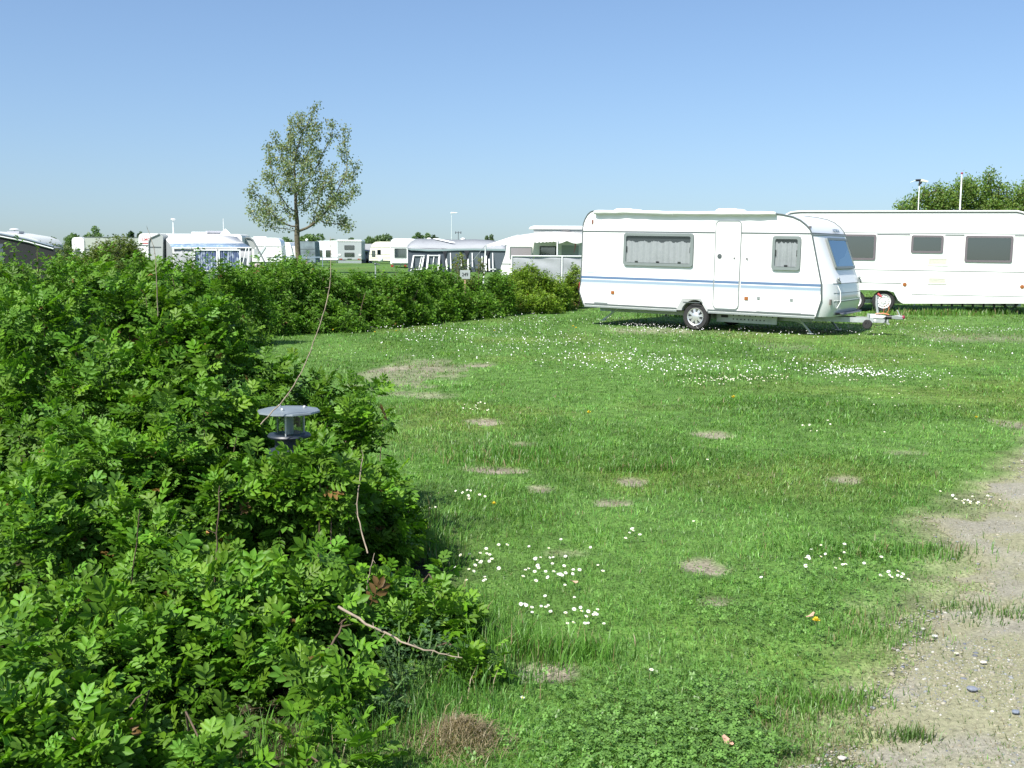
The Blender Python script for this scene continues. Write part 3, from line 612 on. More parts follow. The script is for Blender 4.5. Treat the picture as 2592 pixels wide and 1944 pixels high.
G1 = 'wild rose bushes in the foreground'
shrub('rose_bush', 'nearest rose bush, filling the lower left corner of the view', 'rose bush',
      [blob(90, 1255, 4.6, .62, .55, .42), blob(330, 1390, 4.35, .5, .45, .4), blob(560, 1290, 4.7, .42, .45, .45), blob(230, 1600, 3.95, .6, .42, .28), blob(640, 1545, 4.05, .42, .33, .26),
       blob(40, 1730, 3.62, .42, .28, .26), blob(420, 1680, 3.75, .45, .3, .24), blob(790, 1810, 3.68, .2, .16, .1), blob(230, 1830, 3.45, .4, .2, .16), blob(-250, 1500, 3.9, .6, .6, .5), blob(60, 1730, 3.15, .4, .25, .3), blob(330, 1800, 3.05, .35, .2, .26), blob(600, 1770, 3.12, .25, .2, .26), blob(790, 1860, 3.08, .13, .13, .18), blob(180, 1640, 3.5, .5, .3, .4), blob(480, 1650, 3.5, .35, .3, .4), blob(690, 1600, 3.7, .28, .25, .35), blob(-150, 1650, 3.2, .4, .3, .35), blob(100, 1440, 4.0, .55, .4, .45), blob(380, 1490, 3.95, .45, .35, .45), blob(640, 1400, 4.25, .35, .35, .42), blob(830, 1420, 4.3, .3, .3, .42), blob(240, 1180, 4.8, .4, .3, .4), blob(430, 1230, 4.75, .4, .3, .45), blob(885, 1840, 3.15, .13, .13, .16), blob(540, 1860, 3.05, .2, .14, .16), blob(700, 1800, 3.2, .2, .14, .2), blob(250, 1870, 3.0, .25, .12, .14), blob(620, 1810, 3.12, .24, .16, .24), blob(520, 1740, 3.3, .25, .16, .26), blob(930, 1660, 3.85, .2, .2, .22), blob(1000, 1560, 4.15, .22, .2, .24)],
      2750, .106, 1, group=G1, stems=34, dried=40,
      bare=[([at(545, 1690, 4.1), at(540, 1540, 4.08), at(548, 1400, 4.07), at(556, 1230, 4.05)], .006, BARK), ([at(590, 1880, 3.8), at(720, 1760, 3.85), at(830, 1640, 3.95), at(880, 1560, 4.05)], .009, BARK),
            ([at(330, 1490, 4.2), at(345, 1380, 4.15), at(352, 1290, 4.1)], .004, BARK), ([at(925, 1600, 4.2), at(930, 1480, 4.25), at(948, 1400, 4.3)], .0035, DRYTW)])
shrub('rose_bush', 'right hand rose bush growing round and below the metal lamp', 'rose bush',
      [blob(880, 1035, 5.75, .28, .4, .42), blob(905, 1200, 5.3, .25, .36, .38), blob(850, 1350, 4.9, .32, .40, .36), blob(760, 1250, 5.1, .36, .33, .36), blob(960, 1440, 4.8, .2, .3, .22), blob(740, 1430, 4.6, .36, .36, .3),
       blob(1110, 1630, 3.98, .2, .15, .13), blob(1060, 1510, 4.5, .2, .2, .16), blob(880, 880, 6.6, .2, .25, .5, .05), blob(790, 900, 6.7, .3, .3, .5), blob(620, 1110, 4.9, .12, .12, .3, .02), blob(825, 1105, 4.9, .12, .12, .32, .02), blob(720, 1195, 4.88, .12, .1, .3, .02), blob(720, 1215, 4.85, .25, .13, .35, .02)],
      1300, .104, 1, group=G1, stems=60, dried=12,
      bare=[([at(660, 1075, 5.0), at(745, 975, 5.05), at(800, 850, 5.1), at(832, 740, 5.15), at(838, 660, 5.2), at(836, 600, 5.25)], .0034, DRYTW), ([at(855, 1535, 4.0), at(960, 1595, 3.9), at(1060, 1640, 3.82), at(1170, 1665, 3.78)], .006, DRYTW),
            ([at(930, 1400, 4.6), at(905, 1290, 4.75), at(915, 1180, 4.85), at(920, 1150, 4.9)], .0035, DRYTW)])
shrub('rose_bush', 'tall rose bush behind the nearest one, at the left edge of the view', 'rose bush',
      [blob(60, 705, 6.8, .75, .7, .75), blob(-300, 720, 6.5, .8, .8, .8), blob(300, 735, 6.7, .55, .6, .7), blob(130, 880, 6.0, .6, .5, .6), blob(-80, 1000, 5.4, .6, .5, .6), blob(330, 1010, 5.6, .5, .45, .5), blob(160, 1100, 5.2, .5, .4, .45)],
      1550, .104, 1, group=G1, stems=70, dried=30, bare=[([at(400, 800, 6.3), at(396, 700, 6.25), at(392, 640, 6.25), at(372, 575, 6.25)], .0036, DRYTW)])
shrub('rose_bush', 'rose bush between the tall left bush and the metal lamp', 'rose bush',
      [blob(520, 770, 6.5, .36, .5, .6), blob(600, 850, 6.4, .32, .45, .55), blob(690, 865, 6.6, .22, .4, .5), blob(500, 930, 5.9, .42, .4, .5), blob(610, 1160, 5.5, .4, .4, .42), blob(440, 1120, 5.4, .4, .4, .42), blob(400, 700, 6.9, .25, .4, .6)],
      1200, .104, 1, group=G1, stems=60, dried=50)
# mugwort at the bush foot: feathery grey-green
def weed(px, py, h, n, label):
    g = ground(px, py); root = thing('mugwort_plant', (g[0], g[1], 0), 0, label, 'weed', 'mugwort plants at the bush foot'); mb = MB()
    P, D = [], []
    for _ in range(7):
        a = random.uniform(0, 6.28); hh = h * random.uniform(.6, 1); tip = Vector((math.cos(a) * .09, math.sin(a) * .09, hh)); mb.tube([(0, 0, 0), tip * .5 + Vector((0, 0, .02)), tip], .0028, 5)
        for t in np.linspace(.25, 1, n):
            b = random.uniform(0, 6.28); P.append(np.array(tip) * t); D.append((math.cos(b), math.sin(b), random.uniform(.1, .9)))
    mb.build('stems', STEMG, root); P = np.array(P); D = np.array(D); m = len(P)
    v, f, nv = place(LT[0], P, D, np.tile([0, 0, 1.0], (m, 1)), np.full(m, .075) * rng.uniform(.6, 1.2, m), np.full(m, .45))
    np_mesh('foliage', v, f, np.repeat(np.array([.055, .115, .04])[None] * rng.uniform(.7, 1.3, (m, 1)), nv, 0), LEAFM, root)
weed(1010, 1760, .28, 9, 'grey green feathery weed in front of the rose bush by the dry twig'); weed(1080, 1720, .2, 8, 'small feathery weed at the edge of the lawn by the rose bush'); weed(200, 1800, .25, 9, 'feathery weed among the leaves in the lower left corner'); weed(960, 1830, .16, 8, 'low feathery weed next to the dry grass heap')
# a withered pale leaf hanging in the near bush
p = at(322, 1810, 3.6); m = MB(); m.grid([[(math.sin(i * .5) * .012 + j * .011 * (1.2 - abs(i - 3) * .28), .006 * math.cos(i + j), (i - 3) * .015) for j in (-1, 0, 1)] for i in range(7)])
tag(m.build('withered_leaf', mat('withered_leaf', (.30, .30, .24), .9, var=.3, vscale=50), smooth=60, loc=p), 'large withered grey leaf hanging low in the nearest rose bush', 'dead leaf')

G2 = 'rose hedge shrubs between the pitches'
def hedge(label, blobs, shoots, **k):
    kw = dict(leaf=.125, lod=0, group=G2, stems=26, k=(5, 7), clump=.46, sparse_back=.25); kw.update(k)
    return shrub('hedge_shrub', label, 'hedge shrub', blobs, shoots, **kw)
shrub('hedge_shrub', 'bushy green shrub between the dark awning and the caravan with the narrow end window', 'hedge shrub', [blob(140, 622, 50, 1.0, .9, 1.3), blob(168, 628, 52, .9, .8, 1.2), blob(110, 634, 50, .8, .8, 1.1)], 700, .2, 0, (.09, .14, .035), G2, stems=20, k=(5, 7), clump=.5)
hedge('hedge shrub at the far left, in front of the dark awning', [blob(45, 632, 13, .5, .6, .95), blob(-60, 650, 12.5, .6, .6, .9), blob(120, 652, 13, .5, .6, .85)], 900)
hedge('hedge shrub in front of the narrow end window of a far caravan', [blob(200, 668, 14, .55, .6, .85), blob(270, 672, 14.5, .5, .6, .85), blob(160, 662, 14, .3, .4, .85)], 800)
hedge('hedge shrub below the left half of the blue and white awning', [blob(360, 655, 16, .3, .4, 1.0), blob(425, 648, 16, .35, .5, 1.0), blob(480, 680, 16.5, .5, .5, .8), blob(330, 690, 15.5, .5, .5, .8)], 1000)
hedge('hedge shrub below the curtained half of the blue and white awning', [blob(490, 652, 18, .3, .4, 1.0), blob(555, 668, 18, .4, .5, .9), blob(610, 682, 18.5, .5, .5, .85), blob(520, 730, 17, .6, .5, .55)], 1000)
hedge('hedge shrub under the tall tree, left end of the long hedge', [blob(690, 662, 21.5, .7, .7, .85), blob(620, 672, 21, .7, .7, .85), blob(740, 657, 22, .5, .5, .95), blob(680, 755, 20.8, .6, .5, .4), blob(780, 668, 22, .5, .6, .85)], 1300)
hedge('hedge shrub below the caravan with two stacked windows', [blob(830, 690, 22.5, .6, .7, .75), blob(900, 690, 23, .5, .6, .75), blob(860, 760, 21.8, .6, .5, .45), blob(790, 740, 21.5, .5, .5, .5)], 1200)
hedge('hedge shrub below the cream caravan', [blob(960, 688, 23.5, .55, .6, .75), blob(1020, 678, 24, .5, .6, .8), blob(950, 755, 23, .6, .5, .45), blob(1040, 740, 24, .5, .5, .5)], 1100)
hedge('hedge shrub directly left of the number sign', [blob(1100, 682, 25.5, .5, .6, .8), blob(1140, 692, 25.8, .35, .5, .8), blob(1090, 745, 25, .6, .5, .45), blob(1060, 684, 25, .4, .5, .75)], 1000)
hedge('hedge shrub directly right of the number sign', [blob(1220, 690, 27.3, .45, .6, .8), blob(1262, 684, 27.5, .4, .5, .85), blob(1215, 740, 26.5, .5, .5, .5), blob(1170, 715, 27, .35, .5, .6), blob(1180, 742, 25.6, .3, .2, .5)], 1000)
hedge('rounded hedge shrub in front of the grey windbreak', [blob(1345, 667, 29.5, .6, .7, .95), blob(1310, 688, 29, .5, .6, .8), blob(1395, 690, 29.7, .45, .6, .75), blob(1350, 735, 28.5, .7, .5, .45)], 1300, col=(.115, .215, .016))
hedge('slender hedge shrub at the tail of the blue striped caravan', [blob(1455, 676, 31, .16, .3, .85), blob(1440, 700, 31, .3, .4, .65), blob(1425, 735, 30.5, .3, .4, .4)], 380, col=(.115, .20, .02), clump=.4)
shrub('sapling', 'thin yellow green sapling standing above the hedge behind the number sign', 'sapling', [blob(1165, 653, 27, .16, .2, .2, .03), blob(1215, 655, 27, .14, .2, .16, .03), blob(1185, 680, 27, .25, .2, .2)], 70, .13, 0, (.10, .15, .03), stems=14, k=(4, 5), clump=.3)
shrub('olive_bush', 'tall dark olive bush covering the end of a far caravan', 'bush', [blob(300, 604, 26, .6, .7, 1.0), blob(255, 622, 26, .6, .6, .9), blob(335, 632, 26, .5, .6, .95), blob(210, 655, 26, .4, .5, .7)], 2600, .11, 0, (.095, .15, .03), stems=40, k=(5, 7), clump=.44)

# ------------------------------------------------------------------ trees
def colonize(base, env, n_att, step, infl, kill, trunk_h, lean=(0, 0), seed=1):
    r = np.random.default_rng(seed); E = np.array(env); w_ = E[:, 3] * E[:, 4] * E[:, 5]; bi = r.choice(len(E), n_att, p=w_ / w_.sum()); u = r.normal(size=(n_att, 3)); u /= np.linalg.norm(u, axis=1, keepdims=True)
    A = E[bi, :3] + u * E[bi, 3:] * (r.random(n_att) ** .38)[:, None]
    nodes = [np.array(base, float)]; par = [-1]
    while nodes[-1][2] < base[2] + trunk_h:
        nodes.append(nodes[-1] + np.array([lean[0] * step + r.normal(0, .02), lean[1] * step, step])); par.append(len(nodes) - 2)
    N_ = np.array(nodes); near = ((A[:, None] - N_[None]) ** 2).sum(2); ni = near.argmin(1); nd = np.sqrt(near.min(1))
    for it in range(140):
        act = nd < infl
        if not act.any(): 
            if nd.size == 0: break
            infl *= 1.4; continue
        dirs = {}
        for i, a in zip(ni[act], A[act]):
            v = a - nodes[i]; v /= np.linalg.norm(v) + 1e-9; dirs.setdefault(i, []).append(v)
        new = []
        for i, vs in dirs.items():
            v = np.sum(vs, 0) + np.array([0, 0, .12]) + r.normal(0, .15, 3); v /= np.linalg.norm(v) + 1e-9; p = nodes[i] + v * step
            nodes.append(p); par.append(i); new.append(len(nodes) - 1)
        Q = np.array([nodes[i] for i in new]); dd = np.sqrt(((A[:, None] - Q[None]) ** 2).sum(2)); j = dd.argmin(1); dm = dd.min(1)
        up_ = dm < nd; ni[up_] = np.array(new)[j[up_]]; nd[up_] = dm[up_]
        alive = nd > kill; A, ni, nd = A[alive], ni[alive], nd[alive]
        if len(A) == 0 or len(nodes) > 6000: break
    return np.array(nodes), par
def tree(name, label, base, env, n_att, step, trunk_h, r0, n_leaf, leaf, col, group=None, lean=(0, 0), seed=1, expo=2.3, kill=1.9, mult=1, dirspread=.5, rtip=.008):
    nodes, par = colonize(base, env, n_att, step, step * 9, step * kill, trunk_h, lean, seed); n = len(nodes); r = np.random.default_rng(seed + 5)
    rad = np.zeros(n); kids = [[] for _ in range(n)]
    for i in range(1, n): kids[par[i]].append(i)
    for i in range(n - 1, -1, -1): rad[i] = (sum(rad[k_] ** expo for k_ in kids[i]) ** (1 / expo)) if kids[i] else rtip
    rad = np.maximum(rad * (r0 / rad[0]), rtip * .6)
    for i in range(min(4, n)): rad[i] *= 1.25 - .08 * i
    root = thing(name, tuple(base), 0, label, 'tree', group); off = np.array(base, float); mb = MB(); mb2 = MB(); done = set()
    def chain(i):
        path = [par[i], i] if par[i] >= 0 else [i]
        while kids[i]:
            nxt = max(kids[i], key=lambda k_: rad[k_]); path.append(nxt); i = nxt
        return path
    heads = [0] + [k_ for i in range(n) for k_ in kids[i] if k_ != (max(kids[i], key=lambda q_: rad[q_]))]
    for h_ in heads:
        pth = chain(h_)
        if len(pth) > 1: (mb if h_ == 0 else mb2).tube([nodes[i] - off for i in pth], [max(rad[i] if (a or h_ == 0) else rad[pth[1]], .006) for a, i in enumerate(pth)], 9 if h_ == 0 else 5)
    mb.build('trunk', TRUNKM, root, 80); mb2.build('limbs', TRUNKM, root, 80)
    raw = np.zeros(n)
    for i in range(n - 1, -1, -1): raw[i] = 1 if not kids[i] else sum(raw[k_] for k_ in kids[i])
    tip = np.array([i for i in range(n) if raw[i] <= 4 and i > 8]); w_ = 1 / raw[tip]
    ti = r.choice(tip, n_leaf, p=w_ / w_.sum()); P = nodes[ti] - off + r.normal(0, step * dirspread, (n_leaf, 3))
    d = r.normal(size=(n_leaf, 3)) + np.array([0, 0, -.2]); upv = r.normal(size=(n_leaf, 3)) * .8 + np.array([-.3, -.4, 1.0])
    LTq = (np.array([(0, 0, 0), (.45, -.38, .06), (.45, .38, .06), (1.0, 0, -.08)]), np.array([(0, 1, 3), (0, 3, 2)]))
    v, f, nv = place(LTq, P, d, upv, leaf * r.uniform(.6, 1.3, n_leaf)); cl = fbm(P[:, 0] + P[:, 1], P[:, 2], 1.6, 97, 2)
    c = np.array(col)[None] * r.uniform(.65, 1.35, (n_leaf, 1)) * (.75 + .5 * cl)[:, None]; c[:, 0] *= r.uniform(.85, 1.25, n_leaf)
    np_mesh('crown', v, f, np.repeat(c, nv, 0), LEAFD, root)
    return root
def env(Y, *rows):
    out = []
    for px, py, rx, rz in rows:
        p = at(px, py, Y); s = Y / F; out.append((p[0], p[1], p[2], rx * s, rx * s * .9, rz * s))
    return out
YT = 72.0; b = at(757, 632, YT)
tree('poplar_tree', 'tall lone poplar with open olive crown standing behind the hedge', (b[0], YT, 0),
     env(YT, (775, 340, 50, 75), (793, 300, 30, 45), (720, 390, 50, 75), (868, 360, 26, 55), (880, 430, 32, 60), (765, 450, 85, 75), (680, 470, 40, 45), (650, 495, 36, 30), (850, 490, 60, 45), (700, 535, 60, 35), (680, 560, 45, 25), (820, 545, 60, 30), (870, 570, 40, 22), (885, 590, 22, 16), (640, 530, 22, 20), (905, 470, 16, 26)),
     1900, .34, 2.6, .175, 14000, .145, (.20, .255, .125), lean=(-.045, 0), seed=3, expo=1.8, kill=1.7, mult=1, dirspread=.5, rtip=.022)
G3 = 'trees behind the long white caravan'
for px, rows, lb, sd in ((2350, [(2330, 515, 36, 38), (2300, 530, 34, 24), (2365, 500, 38, 36), (2390, 520, 40, 30)], 'thin open tree at the left of the group behind the long caravan', 11),
                         (2470, [(2455, 490, 48, 44), (2500, 475, 34, 46), (2430, 510, 40, 40), (2490, 530, 50, 40)], 'tallest dense tree behind the long caravan, right of the flagpole', 12), (2590, [(2560, 505, 45, 40), (2600, 500, 50, 45), (2560, 540, 60, 40), (2640, 520, 50, 45)], 'dense tree behind the long caravan, at the right edge', 13)):
    Yr = 62.0; bb = at(px, 632, Yr)
    tree('deciduous_tree', lb, (bb[0], Yr, 0), env(Yr, *rows), 420, .28, 1.5, .14, 9000 if sd > 11 else 5200, .125, (.13, .22, .045), G3, seed=sd, kill=1.6, rtip=.012, dirspread=.8)
G4 = 'small trees on the horizon'
def puff(name, px, top, wpx, Y, col, label, n=1700, leaf=.32, tall_=1.0, pts=None):
    base = at(px, 632, Y); s = Y / F; topz = at(px, top, Y)[2]; hh = topz
    root = thing(name, (base[0], Y, 0), 0, label, 'tree', G4); mb = MB(); mb.tube([(0, 0, 0), (.1, 0, hh * .4), (0, 0, hh * .8)], [.16, .11, .03], 7); mb.build('trunk', TRUNKM, root, 80)
    r = np.random.default_rng(int(px)); wd = wpx * s / 2; nb = 9
    cb = np.stack([r.normal(0, wd * .45, nb), r.normal(0, wd * .4, nb), hh * r.uniform(.4, .85, nb)], 1); rb = np.stack([np.full(nb, wd * .42), np.full(nb, wd * .42), np.minimum(hh * .17, wd * .6) * np.ones(nb)], 1)
    cb[0] = (0, 0, hh - rb[0, 2])
    bi = r.integers(0, nb, n); u = r.normal(size=(n, 3)); u /= np.linalg.norm(u, axis=1, keepdims=True); P = cb[bi] + u * rb[bi] * (.6 + .45 * r.random(n))[:, None]; P[:, 2] = np.clip(P[:, 2], .6, hh + .2)
    LTq = (np.array([(0, 0, 0), (.5, -.4, .05), (.5, .4, .05), (1.0, 0, 0)]), np.array([(0, 1, 3), (0, 3, 2)]))
    v, f, nv = place(LTq, P, r.normal(size=(n, 3)) + np.array([0, 0, .4]), r.normal(size=(n, 3)) + np.array([-.3, -.4, 1.0]), leaf * r.uniform(.6, 1.3, n))
    np_mesh('crown', v, f, np.repeat(np.array(col)[None] * 1.9 * r.uniform(.65, 1.35, (n, 1)), nv, 0), LEAFD, root)
for a in (('broadleaf_tree', 128, 603, 40, 150, (.06, .10, .035), 'small leafy tree beside the end of the dark awning'), ('broadleaf_tree', 188, 592, 60, 150, (.055, .095, .03), 'leafy tree just left of the caravan with the narrow end window'),
          ('broadleaf_tree', 243, 571, 44, 170, (.075, .125, .045), 'pale round topped tree standing above a far caravan roof'), ('pine_tree', 333, 586, 24, 160, (.03, .055, .03), 'dark little pine left of the red lettered caravan'),
          ('pine_tree', 358, 590, 26, 160, (.035, .06, .03), 'dark bushy pine touching the red lettered caravan roof'), ('broadleaf_tree', 722, 602, 44, 190, (.06, .10, .035), 'small tree half hidden left of the poplar trunk'), ('broadleaf_tree', 782, 593, 56, 190, (.065, .11, .035), 'small tree just right of the poplar trunk'),
          ('broadleaf_tree', 842, 607, 30, 190, (.06, .10, .035), 'low tree above the roof left of the stacked window caravan'), ('broadleaf_tree', 890, 603, 24, 190, (.045, .08, .03), 'dark low tree above the stacked window caravan'),
          ('broadleaf_tree', 935, 598, 40, 200, (.07, .11, .045), 'thin pale tree left of the cream caravan roof'), ('broadleaf_tree', 978, 594, 52, 190, (.06, .095, .04), 'rounded tree above the cream caravan'), ('broadleaf_tree', 1058, 587, 26, 200, (.075, .12, .05), 'paler tree above the left end of the large awning'),
          ('broadleaf_tree', 1082, 590, 26, 205, (.075, .115, .055), 'faint tree beside the paler one above the large awning'), ('pine_tree', 1098, 597, 18, 190, (.035, .06, .03), 'dark small shrubby tree above the large awning'), ('broadleaf_tree', 1243, 594, 20, 240, (.075, .11, .06), 'tiny far tree above the right end of the large awning')):
    puff(*a)
# far field hedges on the horizon
n = 9000; x = rng.uniform(-210, 190, n); yb = 235 + 18 * vnoise(x, x * 0, 30, 5); hh = 1.6 + 3.2 * fbm(x, x * 0, 14, 6, 3) ** 1.5
P = np.stack([x, yb + rng.normal(0, 2.5, n), rng.random(n) * hh], 1)
LTq = (np.array([(0, 0, 0), (.5, -.4, .05), (.5, .4, .05), (1.0, 0, 0)]), np.array([(0, 1, 3), (0, 3, 2)]))
v, f, nv = place(LTq, P, rng.normal(size=(n, 3)), rng.normal(size=(n, 3)) + np.array([-.3, -.4, 1.0]), rng.uniform(.6, 1.4, n))
tag(np_mesh('distant_hedgerow', v, f, np.repeat(np.array([.08, .13, .05])[None] * rng.uniform(.7, 1.3, (n, 1)), nv, 0), LEAFD), 'low dark green line of far hedges on the horizon', 'hedgerow', kind='stuff')

# ------------------------------------------------------------------ caravans
def local(root):
    """photo measurement -> (x, z) on the near side plane y = yy of a caravan standing at root"""
    bpy.context.view_layer.update(); mw = np.array(root.matrix_world); ex, ey, ez, O = mw[:3, 0], mw[:3, 1], mw[:3, 2], mw[:3, 3]
    def f(px, py, yy=0.0):
        d = ray(px, py); t = ((O + yy * ey - CAM) @ ey) / (d @ ey); q = CAM + t * d - O; return float(q @ ex), float(q @ ez)
    return f
def endplane(root, L):
    bpy.context.view_layer.update(); mw = np.array(root.matrix_world); ex, ey, ez, O = mw[:3, 0], mw[:3, 1], mw[:3, 2], mw[:3, 3]
    def f(px, py):
        d = ray(px, py); t = ((O + L * ex - CAM) @ ex) / (d @ ex); q = CAM + t * d - O; return float(q @ ey), float(q @ ez)
    return f
def window(parent, x0, z0, x1, z1, loc=(0, 0, 0), rot=(0, 0, 0), fw=.045, frame=FRAME, pane=PANE, curtain=None, r=.05, t=.03, latches=0, blind=None):
    w_ = bpy.data.objects.new('window', None)
    m = MB(); m.ring(rrect(x0, z0, x1, z1, r), rrect(x0 + fw, z0 + fw, x1 - fw, z1 - fw, max(r - fw * .4, .01)), -t, .0)
    w_ = m.build('window', frame, parent, 40, loc); w_.rotation_euler = rot
    m = MB(); m.add([(x, -t * .75, z) for x, z in rrect(x0 + fw * .9, z0 + fw * .9, x1 - fw * .9, z1 - fw * .9, max(r - fw * .4, .01))], [tuple(range(24))]); m.build('pane', pane, w_)
    m = MB(); m.add([(x, -.003, z) for x, z in rrect(x0 + fw * .8, z0 + fw * .8, x1 - fw * .8, z1 - fw * .8, .02)], [tuple(range(24))])
    m.build('backing', DARK, w_)
    if curtain is not None:
        zt, folds = curtain; n = int(folds * 8); wd = x1 - x0 - 2 * fw; rows = []
        for iz in range(4):
            q = iz / 3; row = []
            for i in range(n + 1):
                u = i / n; ph = u * folds * 2 * math.pi + .8 * math.sin(u * 9); y = -t * .4 + (.009 if t < .04 else .014) * math.sin(ph)
                ztop = zt + .035 * (math.sin(ph * 1.0) > .2) - .03 * max(0, math.sin(ph)) + .015 * math.sin(u * 31); row.append((x0 + fw + wd * u, y, (z0 + fw * 1.1) * (1 - q) + ztop * q))
            rows.append(row)
        m = MB(); m.grid(rows); m.build('curtain', CURT, w_, 80)
    if blind is not None:
        m = MB(); m.add([(x, -t * .4, z) for x, z in blind], [tuple(range(len(blind)))]); m.build('blind', mat('cream_blind', (.55, .55, .48), .9), w_)
    if latches:
        m = MB()
        for i in range(latches):
            u = (i + .5) / latches if latches > 1 else .5; xx = x0 + fw + (x1 - x0 - 2 * fw) * u; m.box(xx - .03, xx + .03, -t * .72, -t * .3, z0 + fw, z0 + fw + .04)
        for xx in (x0 + fw, x1 - fw - .02): m.box(xx, xx + .02, -t * .72, -t * .3, (z0 + z1) / 2 - .06, (z0 + z1) / 2 + .06)
        m.build('latch', BLACK, w_)
    return w_
def wheel(parent, x, y, z, R0=.29, rim=.19, wd=.19, style='alloy'):
    w_ = bpy.data.objects.new('wheel', None); COL.objects.link(w_); w_.parent = parent; w_.location = (x, y, z)
    m = MB(); m.lathe([(rim * .98, wd * .9), (R0 * .9, wd), (R0, wd * .85), (R0, wd * .15), (R0 * .985, .03), (R0 * .9, 0), (rim * 1.02, .006), (rim * .98, .03), (rim * .98, wd * .9)], 40); m.build('tyre', RUB, w_, 40)
    m = MB()
    if style == 'alloy':
        m.lathe([(rim, .01), (rim * .97, -.004), (rim * .88, .004), (rim * .84, .03), (rim * .84, .12), (.001, .12)], 40)
        for k in range(8):
            a = 2 * math.pi * k / 8 + .2
            for da in (-.13, .13):
                c, s = math.cos(a + da), math.sin(a + da); c2, s2 = math.cos(a + da * .75), math.sin(a + da * .75); wv = .013
                p0 = (c * rim * .42, s * rim * .42); p1 = (c2 * rim * .9, s2 * rim * .9); nx, nz = -s * wv, c * wv
                m.add([(p0[0] - nx, .0, p0[1] - nz), (p0[0] + nx, .0, p0[1] + nz), (p1[0] + nx, .008, p1[1] + nz), (p1[0] - nx, .008, p1[1] - nz), (p0[0] - nx, .04, p0[1] - nz), (p0[0] + nx, .04, p0[1] + nz), (p1[0] + nx, .04, p1[1] + nz), (p1[0] - nx, .04, p1[1] - nz)], [(0, 1, 2, 3), (0, 3, 7, 4), (1, 5, 6, 2), (0, 4, 5, 1)])
        m.lathe([(rim * .48, .03), (rim * .46, .002), (rim * .36, -.006), (.001, -.008)], 24)
        o_ = m.build('rim', [ALLOY], w_, 35)
    else:
        m.lathe([(rim, .01), (rim * .98, -.005), (rim * .9, .004), (rim * .86, .03), (rim * .62, .012), (rim * .55, .03), (rim * .42, .034), (rim * .36, .008), (.001, .004)], 40); m.build('rim', STEEL, w_, 35)
        m = MB()
        for k in range(14):
            a = 2 * math.pi * k / 14; cx, cz = rim * .74 * math.cos(a), rim * .74 * math.sin(a); m.lathe([(.011, .012), (.011, .005), (.0001, .005)], 8, 'y', (cx, .008, cz))
        for k in range(5):
            a = 2 * math.pi * k / 5; m.ball((rim * .25 * math.cos(a), .004, rim * .25 * math.sin(a)), .009, 6)
        m.build('rim_holes', BLACK, w_)
    return w_

# ---- the blue striped caravan ----
PH, TH = .0122, -.573
K = thing('touring_caravan', (1.5191, 24.1749, .4439), 0, 'white caravan with blue side stripes and net curtains, parked on the daisy lawn', 'caravan', 'caravans on the site')
K.rotation_mode = 'XYZ'; K.matrix_world = Matrix.Translation((1.5191, 24.1749, .4439)) @ Matrix.Rotation(TH, 4, 'Z') @ Matrix.Rotation(PH, 4, 'Y')
WK = 2.25
top = [(5.366, .329), (5.348, .657), (5.109, 1.617), (5.07, 1.70), (4.99, 1.785), (4.87, 1.875), (4.72, 1.94), (4.5, 1.985), (4.2, 2.02), (.292, 2.069), (.19, 2.045), (.115, 1.985), (.055, 1.89), (.018, 1.80), (.0, 1.70), (.0, 1.0), (-.017, .52), (-.049, .30)]
poly = [(.073, 0), (2.33, 0), (2.46, .225), (2.83, .23), (2.985, 0), (5.276, 0)] + top
m = MB(); m.prism(poly, 0, WK); m.build('body', mat('van_paint_panel', (.80, .81, .80), .3, coat=.3, var=.012, vscale=.9, bump=.0012, bscale=2.2), K, 30)
# corner trims along both side edges
for nm, yy in (('edge_trim', -.004), ('edge_trim', WK + .004)):
    m = MB(); m.tube([(x, yy, z) for x, z in [(5.276, 0)] + top[:9]], .017, 6); m.tube([(x, yy, z) for x, z in top[9:] + [(.073, 0)]], .013, 6); m.build_each(nm, TRIM, K, 50)
m = MB(); m.box(.0, 3.10, -.012, 0, 1.612, 1.634); m.box(3.66, 5.10, -.012, 0, 1.612, 1.634); m.box(.09, 2.31, -.01, 0, .018, .05, 0); m.box(3.01, 5.25, -.01, 0, .018, .05); m.build_each('side_trim', TRIM, K)
m = MB(); m.box(.09, 2.31, -.006, WK + .006, -.035, -.001); m.box(3.01, 5.25, -.006, WK + .006, -.035, -.001); m.build_each('skirt_rail', TRIML, K)
for z0, z1, mm, nm in ((.592, .646, BLUE1, 'stripe'), (.515, .573, BLUE2, 'stripe'), (.445, .512, BLUE3, 'stripe')):
    m = MB(); xe = lambda z: 5.352 - (z - .6) * .25
    m.box(-.012, 3.105, -.0025, 0, z0, z1); m.box(3.695, xe(z0) - .02, -.0025, 0, z0, z1); m.build_each(nm, mm, K)
# front panel, bowed outwards
prof = [(5.113, 1.600), (5.20, 1.25), (5.285, .92), (5.352, .657), (5.366, .45), (5.370, .329), (5.335, .15), (5.280, .0)]
bul = [.09, .14, .18, .23, .25, .26, .26, .25]
rows = []
for (x, z), b_ in zip(prof, bul):
    row = []
    for i in range(41):
        t = .5 - .5 * math.cos(math.pi * i / 40); s = 1 - abs(2 * t - 1) ** 6; row.append((x + b_ * s, .012 + (WK - .024) * t, z))
    rows.append(row)
zz = [(r_[0][2]) for r_ in rows]
m = MB(); m.grid([r_[::-1] for r_ in rows[:4]]); n0 = len(m.v)
m.build('front_panel', WHITE, K, 40)
m = MB(); m.grid([r_[::-1] for r_ in rows[3:]]); o = m.build('gas_locker', mat('front_locker_plastic', (.62, .64, .64), .16, coat=.6), K, 40)
